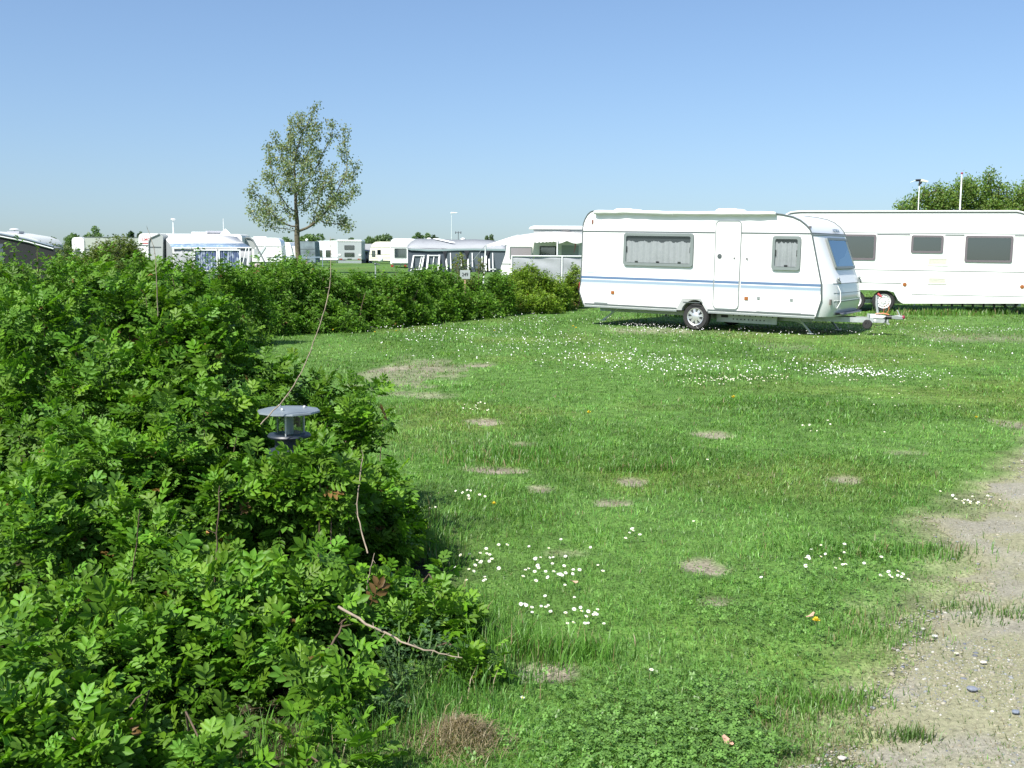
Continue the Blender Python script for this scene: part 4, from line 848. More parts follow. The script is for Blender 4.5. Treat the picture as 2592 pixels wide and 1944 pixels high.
# bottom closing sheet of the front bulge
m = MB(); m.grid([[(5.27, p[1], .0) for p in rows[-1]], list(rows[-1])]); m.build('front_floor', TRIML, K)
m = MB(); m.grid([[(p[0], p[1], p[2]) for p in rows[0]], [(5.08, p[1], 1.612) for p in rows[0]]]); m.box(5.085, 5.125, .0, WK, 1.606, 1.64); m.build('front_trim', TRIM, K)
m = MB(); m.tube([(p[0] + .002, p[1], p[2]) for p in rows[0]], .016, 6); m.build('front_trim', TRIML, K, 50)
def front(t, z):      # point on the bowed front
    x = float(np.interp(-z, [-q for q in zz], [p[0] for p in prof])); b_ = float(np.interp(-z, [-q for q in zz], bul)); return Vector((x + b_ * (1 - abs(2 * t - 1) ** 6), .012 + (WK - .024) * t, z))
# front window
pb, pt = front(.5, .93), front(.5, 1.54); ang = math.atan2(pb.x - pt.x, pt.z - pb.z)
wh = (pt - pb).length
fw_ = window(K, -.66, 0, .66, wh, loc=(pb.x + .012, WK / 2, pb.z), rot=(ang, 0, R(90)), fw=.05, pane=TINT, blind=[(-.45, .06), (.60, .06), (.60, .44), (.42, .36), (.15, .25), (-.2, .2)])
fw_.rotation_mode = 'XYZ'; fw_.rotation_euler = (0, 0, 0); fw_.matrix_local = Matrix.Translation((pb.x + .012, WK / 2, pb.z)) @ Matrix.Rotation(R(90), 4, 'Z') @ Matrix.Rotation(-ang, 4, 'X')
# locker seams, handles, bar, lamp, step
m = MB()
for z in (.655, .47, .30): m.tube([front(t, z) + Vector((.004, 0, 0)) for t in np.linspace(.09, .91, 15)], .006, 5)
m.build_each('locker_seam', TRIM, K, 60)
m = MB(); m.tube([front(t, .322) + Vector((.006, 0, 0)) for t in np.linspace(.09, .91, 15)], .006, 5); m.build('locker_strip', WHITE, K, 60)
for t in (.17, .83):
    p = front(t, .70); m = MB(); m.tube([p + Vector((.0, -.05, .03)), p + Vector((.05, -.05, -.02)), p + Vector((.06, .0, -.04)), p + Vector((.05, .05, -.02)), p + Vector((0, .05, .03))], .016, 6); m.ball(p + Vector((.02, 0, .05)), .03, 8); m.build('grab_handle', TRIML, K, 60)
m = MB(); m.tube([front(.13, .62) + Vector((.03, 0, 0)), front(.145, .5) + Vector((.055, 0, 0)), front(.145, .3) + Vector((.055, 0, 0)), front(.14, .17) + Vector((.02, 0, 0))], .011, 6); m.build('awning_pole_tube', WHITE, K, 60)
p = front(.055, .30); m = MB(); m.box(p.x, p.x + .03, p.y - .035, p.y + .035, .24, .35); m.build('marker_light', mat('smoked_lens', (.12, .10, .09), .3), K)
m = MB(); rws = []
for k_, (dx, z) in enumerate(((-.03, .085), (.10, .075), (.115, .055), (-.03, .03))): rws.append([front(t, .08) + Vector((dx, 0, z - .08)) for t in np.linspace(.16, .9, 15)])
m.grid(rws); m.build('step_ledge', mat('grey_step', (.13, .14, .16), .6), K, 40)
text_mesh('lettering', 'ADRIA', .105, mat('lettering_blue_grey', (.10, .16, .22), .5), K, (5.100, 1.62, 1.70), (R(66), 0, R(90)), xs=1.5)
# upper front cap vent / lamp
m = MB(); m.box(5.02, 5.06, .05, .12, 1.735, 1.765); m.build('marker_light', mat('smoked_lens', (.12, .10, .09), .3), K)
m = MB(); m.box(.225, .262, -.02, 0, 1.80, 1.87); m.box(.235, .255, -.028, -.02, 1.775, 1.81); m.build('marker_light', mat('brown_lens', (.20, .09, .07), .4), K)
m = MB(); m.box(-.085, -.02, .03, .25, .28, .50); m.build('tail_light', RED, K, bevel=.01)
# windows
window(K, 1.035, .905, 2.645, 1.595, fw=.06, curtain=(1.41, 10.5), latches=3, r=.06, t=.05)
window(K, 4.338, .898, 4.912, 1.568, fw=.06, curtain=(1.43, 4), latches=1, r=.06, t=.05)
# door
do = rrect(3.112, .065, 3.678, 1.868, .09); m = MB(); m.prism(rrect(3.128, .081, 3.662, 1.852, .08), -.012, 0); dr = m.build('door', WHITE, K, 30)
m = MB(); m.ring(do, rrect(3.132, .085, 3.658, 1.848, .075), -.02, 0); m.build('door_frame', TRIML, dr, 30)
m = MB(); m.box(3.14, 3.65, -.0135, -.012, .822, .830); m.build('door_seam', TRIM, dr)
m = MB(); m.lathe([(.052, -.012), (.05, -.02), (.04, -.02), (.038, -.014), (.001, -.014)], 20, 'y', (3.225, 0, 1.14)); m.box(3.20, 3.25, -.026, -.014, 1.13, 1.15); m.build('handle', TRIM, dr, 40)
for z0, z1, mm in ((.592, .646, BLUE1), (.515, .573, BLUE2), (.445, .512, BLUE3)):
    m = MB(); m.box(3.135, 3.655, -.0145, -.012, z0, z1); m.build('stripe', mm, dr)
m = MB(); m.box(3.53, 3.56, -.03, -.012, 1.10, 1.125); m.build('door_catch', BLACK, dr)
m = MB(); m.box(3.80, 3.825, -.03, 0, 1.085, 1.12); m.build('door_catch', BLACK, K)
# wheel arch
ao = [(2.304, 0), (2.44, .25), (2.85, .255), (3.012, 0)]; N_ = 24
def along(pl, n):
    P_ = np.array(pl); L_ = np.r_[0, np.cumsum(np.hypot(*np.diff(P_, axis=0).T))]; q = np.linspace(0, L_[-1], n); return list(zip(np.interp(q, L_, P_[:, 0]), np.interp(q, L_, P_[:, 1])))
oa = along(ao, N_); ia = [(2.725 - .315 * math.cos(a) if True else 0, -.09 + .315 * math.sin(a)) for a in np.linspace(R(16), R(164), N_)]
ia = [(max(min(x, 2.725 + .29), 2.725 - .29), max(z, 0)) for x, z in ia]
m = MB(); n = N_
for i in range(n - 1):
    m.add([(oa[i][0], -.03, oa[i][1]), (oa[i + 1][0], -.03, oa[i + 1][1]), (ia[i + 1][0], -.022, ia[i + 1][1]), (ia[i][0], -.022, ia[i][1]), (oa[i][0], 0, oa[i][1]), (oa[i + 1][0], 0, oa[i + 1][1]), (ia[i + 1][0], .12, ia[i + 1][1]), (ia[i][0], .12, ia[i][1])], [(3, 2, 1, 0), (0, 1, 5, 4), (2, 3, 7, 6)])
m.build('wheel_arch', mat('arch_plastic', (.36, .38, .375), .45), K, 35)
m = MB(); m.box(2.46, 2.85, -.034, -.03, .165, .180); m.build('arch_seam', TRIM, K)
wheel(K, 2.722, .03, -.125, .285, .185); wheel(K, 2.722, WK - .22, -.125, .285, .185)
# side markers, lockers, seams
for x in (.787, 3.832):
    m = MB(); m.box(x - .04, x + .04, -.018, 0, .27, .34); m.build('side_marker', AMBER, K, bevel=.006)
def flap(x0, z0, x1, z1, nm='locker_flap', handle=True):
    m = MB(); m.prism(rrect(x0, z0, x1, z1, .02), -.005, 0); f_ = m.build(nm, WHITE, K, 30)
    m = MB(); m.ring(rrect(x0 - .004, z0 - .006, x1 + .004, z1 + .002, .022), rrect(x0, z0, x1, z1, .02), -.003, 0); m.build('seam', TRIML, f_)
    return f_
f_ = flap(.345, .075, .655, .43); m = MB(); m.box(.335, .665, -.012, -.005, .055, .082); m.build('lip', TRIML, f_)
f_ = flap(4.10, .06, 4.98, .345); m = MB(); m.box(4.06, 4.12, -.02, -.005, .30, .35); m.box(4.74, 4.80, -.02, -.005, .29, .34); m.build('lock', TRIML, f_); m = MB(); m.box(4.06, 4.95, -.012, -.005, .045, .062); m.build('lip', TRIML, f_)
f_ = flap(1.44, .07, 1.56, .22)
m = MB(); m.box(1.56, 1.57, -.006, 0, .07, .2); m.build('water_inlet', TRIML, K)
# sticker by the tail: pale turquoise emblem
STK = mat('turquoise_sticker', (.36, .52, .53), .4); o_ = text_mesh('sticker', 'ALTEA', .11, STK, K, (.21, -.002, .80), (R(90), 0, 0), xs=.75)
m = MB(); m.ring([(.21 + .16 * math.cos(a), .76 + .05 * math.sin(a)) for a in np.linspace(R(180), R(360), 14)] , [(.21 + .14 * math.cos(a), .765 + .03 * math.sin(a)) for a in np.linspace(R(180), R(360), 14)], -.002, -.0005); m.build('sticker', STK, K)
# rolled awning bag along the roof edge
rows = []; n = 60
for i in range(n + 1):
    u = i / n; x = .31 + 4.08 * u; zc = 2.04 - .035 * u + .006 * math.sin(u * 9) + .002 * math.sin(u * 41); rr = .035 * (1 + .04 * math.sin(u * 23) + .06 * math.sin(u * 57)); sag = .006 * math.sin(u * 17 + 1) + .004 * math.sin(u * 63)
    if i in (0, n): rr *= .7
    rows.append([(x, -.06 + rr * 1.5 * math.cos(a) * (1 if math.cos(a) < 0 else .6), zc + rr * math.sin(a) - (sag + .02 if math.sin(a) < -.5 else 0)) for a in np.linspace(0, 2 * math.pi, 13)])
m = MB(); m.grid(rows); m.add(rows[0][:-1], [tuple(range(12))]); m.add(rows[-1][:-1], [tuple(range(11, -1, -1))]); m.build('awning_bag', CANVAS, K, 60)
m = MB()
for u in (.46, .83): x = .31 + 4.08 * u; m.tube([(x, -.12, 2.02), (x + .01, -.1, 1.955), (x, -.02, 1.95)], .006, 5)
m.build('awning_strap', CANVAS, K, 60)
# roof lights
for x in (.75, 3.15):
    m = MB(); m.prism([(x - .25, 2.0), (x + .25, 2.0), (x + .25, 2.09), (x + .18, 2.125), (x - .18, 2.125), (x - .25, 2.09)], .45, 1.0); m.build('roof_light', WHITE, K, 30, bevel=.02)
# chassis
m = MB()
for y in (.62, WK - .66):
    m.box(.15, 5.0, y, y + .045, -.15, -.036)
m.box(2.5, 2.95, .2, WK - .2, -.17, -.08); m.tube([(2.722, .15, -.125), (2.722, WK - .15, -.125)], .045, 8); m.box(.3, 1.7, .66, 1.55, -.06, -.036)
m.build('chassis', GALV, K, 40)
m = MB(); m.box(3.05, 4.35, .40, .44, -.225, -.036); m.build('chassis_plate', GALV, K)
m = MB()
for i in range(9): m.lathe([(.016, -.003), (.001, -.003)], 8, 'y', (3.42 + i * .083, .40, -.155)); m.lathe([(.014, -.003), (.001, -.003)], 8, 'y', (3.42 + i * .12, .40, -.075))
m.box(3.15, 3.3, .39, .40, -.13, -.08); m.build('chassis_holes', BLACK, K)
for a_, b_, y, rr in (((.78, -.05), (.42, -.325), .30, .022), ((1.34, -.05), (1.18, -.27), WK - .35, .022), ((4.84, -.06), (5.10, -.345), .30, .022), ((4.9, -.05), (5.18, -.36), WK - .35, .022)):
    m = MB(); m.tube([(a_[0], y, a_[1]), (b_[0], y, b_[1])], rr, 6); m.tube([(a_[0] + (b_[0] - a_[0]) * .45 + (-.25 if b_[0] < a_[0] else .25) * 0, y + .03, a_[1] + (b_[1] - a_[1]) * .45), (a_[0] + (-.22 if b_[0] < a_[0] else -.28), y + .03, -.045)], .011, 5); m.box(b_[0] - .06, b_[0] + .06, y - .05, y + .05, b_[1] - .012, b_[1]); m.build('corner_steady', GALV, K, 40)
# drawbar, coupling, jockey wheel
YC = WK / 2
m = MB()
for s in (-1, 1):
    p0, p1 = (5.0, YC + s * .42), (6.12, YC + s * .06); ny = s * .03
    m.add([(p0[0], p0[1], -.13), (p1[0], p1[1], -.12), (p1[0], p1[1], -.02), (p0[0], p0[1], -.03), (p0[0], p0[1] + ny, -.13), (p1[0], p1[1] + ny, -.12), (p1[0], p1[1] + ny, -.02), (p0[0], p0[1] + ny, -.03)], [(0, 1, 2, 3), (7, 6, 5, 4), (0, 4, 5, 1), (3, 2, 6, 7), (1, 5, 6, 2), (0, 3, 7, 4)])
m.box(5.95, 6.34, YC - .07, YC + .07, -.115, -.035); m.build('drawbar', GALV, K)
m = MB(); m.prism([(5.98, -.034), (6.30, -.034), (6.36, .02), (6.10, .05), (5.98, .045)], YC - .085, YC + .085); m.build('drawbar_cover', mat('cover_grey', (.48, .50, .50), .5), K, 30, bevel=.01)
m = MB(); m.tube([(6.34, YC, .0), (6.40, YC, .0), (6.43, YC, .0), (6.47, YC, .0)], [.055, .04, .048, .035], 10); m.build('gaiter', BLACK, K, 60)
m = MB(); m.prism([(6.45, -.03), (6.58, -.04), (6.68, -.03), (6.67, .04), (6.56, .05), (6.45, .03)], YC - .04, YC + .04); m.build('coupling_head', TRIML, K, 30, bevel=.012)
m = MB(); m.tube([(6.60, YC, .04), (6.57, YC, .11), (6.54, YC, .15)], [.013, .012, .016], 6); m.build('coupling_lever', GALV, K, 50)
m = MB(); m.ball((6.665, YC, .01), .043, 14); m.build('coupling_cap', MAROON, K, 80)
m = MB(); m.tube([(6.19, YC - .05, .03), (6.15, YC - .05, .25), (6.14, YC - .05, .43)], [.028, .026, .018], 8); m.build('handbrake_lever', GALV, K, 50)
m = MB(); m.tube([(6.16, YC - .05, .46), (6.24, YC - .05, .40)], [.026, .02], 8); m.build('handbrake_grip', mat('red_grip', (.40, .05, .05), .5), K, 50)
m = MB(); m.tube([(6.33, YC, .05), (6.38, YC + .03, .16), (6.36, YC + .05, .25), (6.28, YC + .08, .2), (6.25, YC + .1, .06)], .006, 5); m.tube([(6.15, YC - .08, .06), (6.3, YC - .06, .075), (6.40, YC - .03, .05)], .014, 5); m.build('cable', mat('orange_cable', (.50, .16, .06), .5), K, 60)
m = MB(); m.tube([(6.3, YC - .06, .02), (6.36, YC - .1, -.06), (6.30, YC - .1, -.15), (6.18, YC - .09, -.17), (6.08, YC - .08, -.14)], .008, 5); m.build('cable', BLACK, K, 60)
m = MB(); m.tube([(6.02, YC - .12, .06), (6.02, YC - .12, -.13)], .024, 8); m.build('jockey_tube', GALV, K, 50)
m = MB(); m.lathe([(.0001, -.02), (.03, -.02), (.035, -.03), (.085, -.03), (.095, -.02), (.095, .02), (.085, .03), (.035, .03), (.0001, .02)], 20, 'y', (6.01, YC - .12, -.155)); m.build('jockey_wheel', RUB, K, 40)
m = MB(); m.box(6.05, 6.16, YC - .073, YC - .07, -.09, -.05); m.build('drawbar_label', WHITE, K)
m = MB(); m.box(6.36, 6.39, YC - .02, YC + .02, -.14, -.03); m.tube([(6.38, YC - .03, -.1), (6.41, YC - .03, -.15)], .012, 5); m.build('drawbar_eye', GALV, K)

# ---- the long white caravan behind ----
LV = thing('touring_caravan', (10.312, 30.217, 0), 0, 'long white twin axle caravan with dark tinted windows behind the blue striped one', 'caravan', 'caravans on the site')
LV.matrix_world = Matrix.Translation((10.312, 30.217, 0)) @ Matrix.Rotation(R(-14.5), 4, 'Z') @ Matrix.Rotation(.006, 4, 'Y')
top = [(3.74, .95), (3.70, 2.0), (3.66, 2.35), (3.56, 2.60), (3.40, 2.72), (3.24, 2.757), (-2.35, 2.73), (-2.62, 2.70), (-2.82, 2.58), (-2.93, 2.38), (-2.98, 2.1), (-3.02, .9), (-2.95, .34)]
poly = [(-2.95, .34), (-1.10, .34), (-.98, .55), (-.80, .603), (.05, .605), (.24, .555), (.375, .325), (3.62, .40)] + top[:-1]
WL = 2.45
m = MB(); m.prism(poly, 0, WL); m.build('body', mat('van_paint_long', (.79, .81, .78), .22, coat=.5, var=.012, vscale=.8, bump=.0015, bscale=1.2), LV, 30)
m = MB(); m.tube([(x, -.004, z) for x, z in top[:-1]], .02, 6); m.build('edge_trim', TRIM, LV, 50)
m = MB(); m.tube([(x, -.01, z + .03) for x, z in top[3:9]], .022, 6); m.build('roof_rail', WHITE, LV, 50)
m = MB()
for x0, x1 in ((-2.96, -1.8), (-.28, .58), (1.48, 1.97), (3.23, 3.70)): m.box(x0, x1, -.012, 0, 2.128, 2.150)
m.box(-2.98, 3.72, -.008, 0, 1.158, 1.172); m.box(-2.9, .42, -.010, 0, .800, .812); m.build_each('side_trim', TRIM, LV)
m = MB(); m.box(-2.96, 3.68, -.01, 0, 2.175, 2.19); m.build_each('side_trim', TRIML, LV)
for x0, z0, x1, z1 in ((-1.78, 1.43, -.30, 2.135), (.618, 1.645, 1.445, 2.125), (2.005, 1.415, 3.20, 2.125)): window(LV, x0, z0, x1, z1, fw=.055, frame=mat('window_frame_brown', (.13, .115, .125), .5), pane=TINT, r=.05, latches=2)
for x0, z0, x1, z1 in ((1.07, 1.30, 1.60, 1.515), (1.10, .80, 1.59, .98)):
    m = MB(); m.ring(rrect(x0, z0, x1, z1, .02), rrect(x0 + .04, z0 + .03, x1 - .04, z1 - .03, .01), -.015, 0)
    for i in range(7): zz_ = z0 + .035 + i * (z1 - z0 - .07) / 6; m.box(x0 + .04, x1 - .04, -.01, -.001, zz_ - .006, zz_ + .004)
    m.box(x0 + .04, x1 - .04, -.002, 0, z0 + .03, z1 - .03); m.build('vent_grille', mat('cream_plastic', (.66, .66, .57), .5), LV)
for x in (.512, 3.50):
    m = MB(); m.lathe([(.055, 0), (.05, -.015), (.001, -.02)], 14, 'y', (x, 0, .775)); m.build('side_marker', AMBER, LV, 40)
# moulded skirt
m = MB(); m.prism([(.39, .305), (.62, .42), (3.62, .42), (3.62, .33), (.5, .25)], -.03, 0); m.build('skirt', mat('skirt_white', (.70, .72, .69), .4), LV, 30)
m = MB(); m.box(.75, 3.6, -.036, -.03, .505, .515); m.box(.7, 3.6, -.004, 0, .50, .52); m.build_each('skirt_line', TRIML, LV)
m = MB(); a_ = [(-1.10, .36), (-.98, .565), (-.80, .618), (.05, .62), (.25, .57), (.39, .33)]; m.tube([(x, -.02, z) for x, z in a_], .028, 6); m.build('wheel_arch', WHITE, LV, 50)
wheel(LV, -.016, .04, .30, .30, .20, style='steel'); wheel(LV, -.80, .04, .30, .30, .20, style='steel')
m = MB(); m.box(-2.8, 3.6, .5, .6, .22, .33); m.box(-2.8, 3.6, WL - .6, WL - .5, .22, .33); m.build('chassis', GALV, LV)
m = MB()
for i in range(9): x = 1.25 + i * .27; m.box(x, x + .05, .35, .40, .18, .30)
m.build_each('chassis_brackets', BLACK, LV)
for x0, x1 in ((3.05, 3.45), (3.5, 3.2)):
    m = MB(); m.tube([(x0, .3, .32), (x1, .3, .02)], .025, 6); m.box(x1 - .07, x1 + .07, .24, .36, .0, .02); m.build('corner_steady', mat('dark_steel', (.06, .065, .07), .5, .5), LV, 40)
m = MB(); m.prism([(1.5, 2.74), (2.6, 2.74), (2.45, 2.80), (1.65, 2.80)], .9, 1.6); m.build('roof_light', mat('smoked_dome', (.35, .36, .40), .3), LV, 30)
m = MB(); m.prism([(.75, 2.74), (1.2, 2.74), (1.15, 2.785), (.8, 2.785)], .5, 1.0); m.build('roof_light', WHITE, LV, 30)
# aerial with black head on a white mast at the back of it
p = at(2323, 600, 34); rt = thing('aerial_mast', (p[0], p[1], 0), 0, 'leaning white aerial mast with a black branching head behind the long caravan', 'aerial')
tp = Vector(at(2327, 470, 34)) - Vector((p[0], p[1], 0)); m = MB(); m.tube([(0, 0, 0), tp], [.018, .014], 7); m.build('mast', WHITE, rt, 60)
m = MB(); m.tube([tp, tp + Vector((.02, 0, .17))], .03, 7); m.tube([tp + Vector((-.12, 0, .16)), tp + Vector((.1, 0, .17))], .035, 6); m.ball(tp + Vector((.03, 0, .1)), .05, 8); m.build('aerial_head', BLACK, rt, 60)
m = MB(); m.prism([(tp.x + .02, tp.z + .13), (tp.x + .22, tp.z + .1), (tp.x + .25, tp.z + .14), (tp.x + .04, tp.z + .2)], tp.y - .08, tp.y + .08); m.tube([tp + Vector((-.12, 0, .16)), tp + Vector((-.28, 0, .1))], .01, 5); m.build('aerial_panel', mat('pale_green_plastic', (.60, .66, .50), .5), rt, 40)
p = at(2424, 632, 55); rt = thing('flagpole', (p[0], p[1], 0), 0, 'white flagpole with a dark red top rising in front of trees behind the long caravan', 'flagpole')
zt = float(at(2424, 441, 55)[2]); m = MB(); m.tube([(0, 0, 0), (0, 0, zt)], [.05, .035], 9); m.build('pole', WHITE, rt, 60); m = MB(); m.ball((0, 0, zt + .04), .06, 10); m.build('finial', MAROON, rt, 60)
# ------------------------------------------------------------------ far caravans, awnings and masts
GC = 'caravans on the site'
def place_root(name, px, Y, heading, label, cat, group=None):
    p = at(px, 640, Y); return thing(name, (p[0], Y, 0), R(heading), label, cat, group)
def far_van(px, Y, heading, L, W_, prof, label, paint=WHITE, zb=.35, trims=(), wins=(), ewins=(), name='touring_caravan', wheels=(), lights=(), r=.03):
    """prof: side profile above zb, from front-bottom counter-clockwise; wins/ewins: photo rectangles on the side / right-hand end"""
    root = place_root(name, px, Y, heading, label, 'caravan', GC)
    m = MB(); m.prism([(0, zb), (L, zb)] + prof, 0, W_); m.build('body', paint, root, 35)
    f = local(root); e = endplane(root, L)
    for z, x0, x1, mm, h in trims: m = MB(); m.box(x0, x1, -.015, 0, z, z + h); m.build_each('side_trim', mm, root)
    for a, b, c, d, fr, pn, cu in wins:
        (x0, z1), (x1, z0) = f(a, b), f(c, d); window(root, x0, z0, x1, z1, fw=.05, frame=fr, pane=pn, curtain=(z1 - .12, 4) if cu else None, r=.05)
    for a, b, c, d, fr, pn, cu in ewins:
        (y0, z1), (y1, z0) = e(a, b), e(c, d); o_ = window(root, y0, z0, y1, z1, loc=(L, 0, 0), rot=(0, 0, R(90)), fw=.05, frame=fr, pane=pn, curtain=(z1 - .12, 4) if cu else None, r=.05)
    for x in wheels: wheel(root, x, .04, .30, .30, .19, style='steel')
    m = MB(); m.box(.2, L - .2, .4, .5, zb - .12, zb); m.box(.2, L - .2, W_ - .5, W_ - .4, zb - .12, zb)
    for x in (.3, L - .3):
        for y in (.3, W_ - .3): m.box(x - .03, x + .03, y - .03, y + .03, 0, zb)
    m.build('chassis', GALV, root)
    return root, f, e
def rp(L, h, r=.35, slope0=0.0, slope1=0.0, zb=.35):
    """rounded roof profile"""
    out = [(L + .0, zb + .5), (L - slope1, h - r)]
    for a in np.linspace(0, 90, 6)[1:]: out.append((L - slope1 - r + r * math.cos(R(a)), h - r + r * math.sin(R(a))))
    for a in np.linspace(90, 180, 6): out.append((slope0 + r + r * math.cos(R(a)), h - r + r * math.sin(R(a))))
    return out + [(0, zb + .5)]
def panel(root, name, mm, pts, thick=.02, smooth=None):
    """sheet of cloth through 3-D points (rows), given real thickness"""
    m = MB(); m.grid(pts); o_ = m.build(name, mm, root, smooth); s = o_.modifiers.new('thickness', 'SOLIDIFY'); s.thickness = thick; s.offset = 0
    return o_
def W3(px, py, Y, root):
    """photo point at depth Y in the coordinates of an unrotated thing"""
    p = at(px, py, Y); return (p[0] - root.location.x, p[1] - root.location.y, p[2])
GREYCV = mat('grey_awning_cloth', (.27, .29, .30), .85, var=.05, vscale=2, trans=.12); NAVY = mat('slate_awning_cloth', (.055, .072, .095), .85, var=.1, vscale=3)
PALECV = mat('pale_grey_roof_cloth', (.33, .35, .37), .85, var=.05, vscale=1.2, trans=.1); DKCV = mat('dark_grey_awning_cloth', (.012, .014, .016), .9, var=.15, vscale=2)
VINYL = mat('vinyl_awning_window', (.09, .11, .13), .25); PVC = mat('white_pvc_strip', (.74, .76, .76), .6)

# dark awning and the caravan behind it, far left
root, f, e = far_van(-160, 52, -3, 5.2, 2.2, [(5.2, .85), (5.12, 1.75), (4.9, 1.98), (4.5, 2.12), (3.5, 2.27), (2, 2.36), (0, 2.38)], 'caravan with pale grey roof standing behind the dark awning at the left edge', mat('grey_roof_paint', (.52, .55, .53), .5))
m = MB(); m.box(3.1, 3.7, .7, 1.2, 2.26, 2.36); m.build('roof_light', mat('smoked_dome', (.35, .36, .40), .3), root)
m = MB(); p = f(37, 592, 1.0); m.tube([(p[0], 1.0, 2.2), (p[0], 1.0, 2.42)], .03, 6); m.lathe([(.02, 2.40), (.2, 2.42), (.24, 2.45), (.15, 2.49), (.001, 2.50)], 16, 'z', (p[0], 1.0, 0)); m.build('antenna', WHITE, root, 50)
YA = 46.0; rt = thing('awning_tent', tuple(at(20, 640, YA)[:2]) + (0,), 0, 'dark grey awning with white piped sloping roof edge at the left edge of the view', 'awning', 'awnings beside caravans')
a0, a1, a2, a3 = W3(-90, 578, YA, rt), W3(0, 598, YA, rt), W3(70, 612, YA, rt), W3(137, 630, YA, rt)
foot = (a3[0] + .32, a3[1], 0)
eave = [a0, a1, a2, a3]
m = MB(); m.prism([(eave[0][0], 0), (foot[0], 0), (a3[0], a3[2]), (a2[0], a2[2]), (a1[0], a1[2]), (a0[0], a0[2])], a1[1], a1[1] + .03); m.build('side_wall', DKCV, rt)
panel(rt, 'roof', mat('dark_roof_cloth', (.14, .16, .17), .85), [[(x, y - .05, z + .03) for x, y, z in eave], [(x, y + .9, z + .02) for x, y, z in eave]])
m = MB(); m.tube([(x, y - .05, z + .0) for x, y, z in eave], .035, 6); m.build('roof_piping', PVC, rt, 60); m = MB(); m.tube([(x, y - .06, z + .10) for x, y, z in eave], .05, 6); m.build('roof_edge', mat('blue_grey_edge', (.16, .20, .25), .7), rt, 60)
m = MB(); m.box(a0[0], a1[0] + .12, a1[1] - .02, a1[1] - .002, .3, 1.75); m.build('window', NAVY, rt)
m = MB(); m.tube([(a3[0], a3[1] - .04, a3[2]), (foot[0], foot[1] - .04, 0)], .03, 6); m.build('tent_pole', BLACK, rt, 60)

# caravan with the narrow end window, half behind the olive bush
root, f, e = far_van(183, 100, 3, 1.1, 2.3, rp(1.1, 2.5, .3), 'white caravan with one narrow grey end window, half behind the olive bush', wins=[(190, 631, 204, 662, FRAME, TINT, 0)])
m = MB(); m.prism([(1.1, .35), (6.2, .35), (6.2, 2.2), (6.0, 2.5), (1.1, 2.5)], .08, 2.3); m.build('side_panel', mat('greyish_side_paint', (.37, .40, .36), .4), root); m = MB(); m.box(.9, 6.1, .05, .1, 2.5, 2.56); m.build('roof_rail', TRIM, root); m = MB(); m.box(1.1, 6.2, .06, .08, 1.35, 1.45); m.build_each('side_trim', TRIM, root)

# caravan with red lettering and the blue and white awning
YC_ = 62.0
root, f, e = far_van(350, YC_, 2, 5.9, 2.3, rp(5.9, 2.42, .22, .05, .05), 'white caravan with red lettering at its end, behind the blue and white awning', trims=[(1.72, 0, 1.3, TRIM, .05)])
x0, z0 = f(358, 612); text_mesh('lettering', 'LMC', .24, mat('red_lettering', (.45, .08, .08), .5), root, (x0 + .28, -.004, z0 + .12), (R(90), 0, 0)); m = MB(); m.box(x0 + .05, x0 + .55, -.006, 0, z0 - .12, z0 - .06); m.build('lettering', mat('red_lettering', (.45, .08, .08), .5), root)
for a, b in ((480, 520),):
    x0, _ = f(a, 600); x1, _ = f(b, 600); m = MB(); m.box(x0, x1, .4, 1.0, 2.42, 2.53); m.build('roof_light', WHITE, root, bevel=.03)
x0, _ = f(514, 600); x1, _ = f(558, 600); m = MB(); m.box(x0, x1, .6, 1.2, 2.5, 2.60); m.box(x0 + .1, x1 - .1, .7, 1.1, 2.42, 2.5); m.build('roof_light', mat('smoked_dome', (.35, .36, .40), .3), root)
x0, z1 = f(438, 557, .5); m = MB(); m.tube([(x0, .5, 2.42), (x0, .5, z1)], [.035, .025], 7); m.lathe([(.02, z1 - .03), (.12, z1), (.15, z1 + .05), (.08, z1 + .09), (.001, z1 + .1)], 16, 'z', (x0, .5, 0)); m.build('antenna', WHITE, root, 50)
x0, z1 = f(565, 553, .5); m = MB(); m.tube([(x0, .5, 2.42), (x0, .5, z1)], .018, 6); m.build('antenna', WHITE, root, 50)
x0, z0 = f(571, 591, .6); m = MB(); m.prism([(x0, z0 - .28), (x0 + .28, z0), (x0, z0 + .28), (x0 - .28, z0)], .55, .60); m.tube([(x0, .62, 2.3), (x0, .62, z0)], .03, 6); m.build('satellite_panel', WHITE, root)
YF = 58.0; rt = thing('awning_tent', tuple(at(520, 640, YF)[:2]) + (0,), 0, 'white awning with blue patterned roof edge and blue curtains', 'awning', 'awnings beside caravans')
Pq = lambda a, b, Y=YF: W3(a, b, Y, rt)
top_ = [Pq(x, y, 61.0) for x, y in ((413, 597), (440, 592.5), (500, 595.5), (560, 595.5), (600, 600))]; brk = [Pq(x, y, 59.5) for x, y in ((424, 611), (455, 611), (505, 610), (560, 610), (612, 613))]; br2 = [Pq(x, y, 58.6) for x, y in ((428, 616), (460, 616.5), (505, 616), (560, 616), (618, 616.5))]; ev = [Pq(x, y) for x, y in ((436, 628.5), (470, 628.5), (520, 628), (580, 627.5), (637, 627))]
panel(rt, 'roof', CANVAS, [top_, brk, br2], .02, 60); 
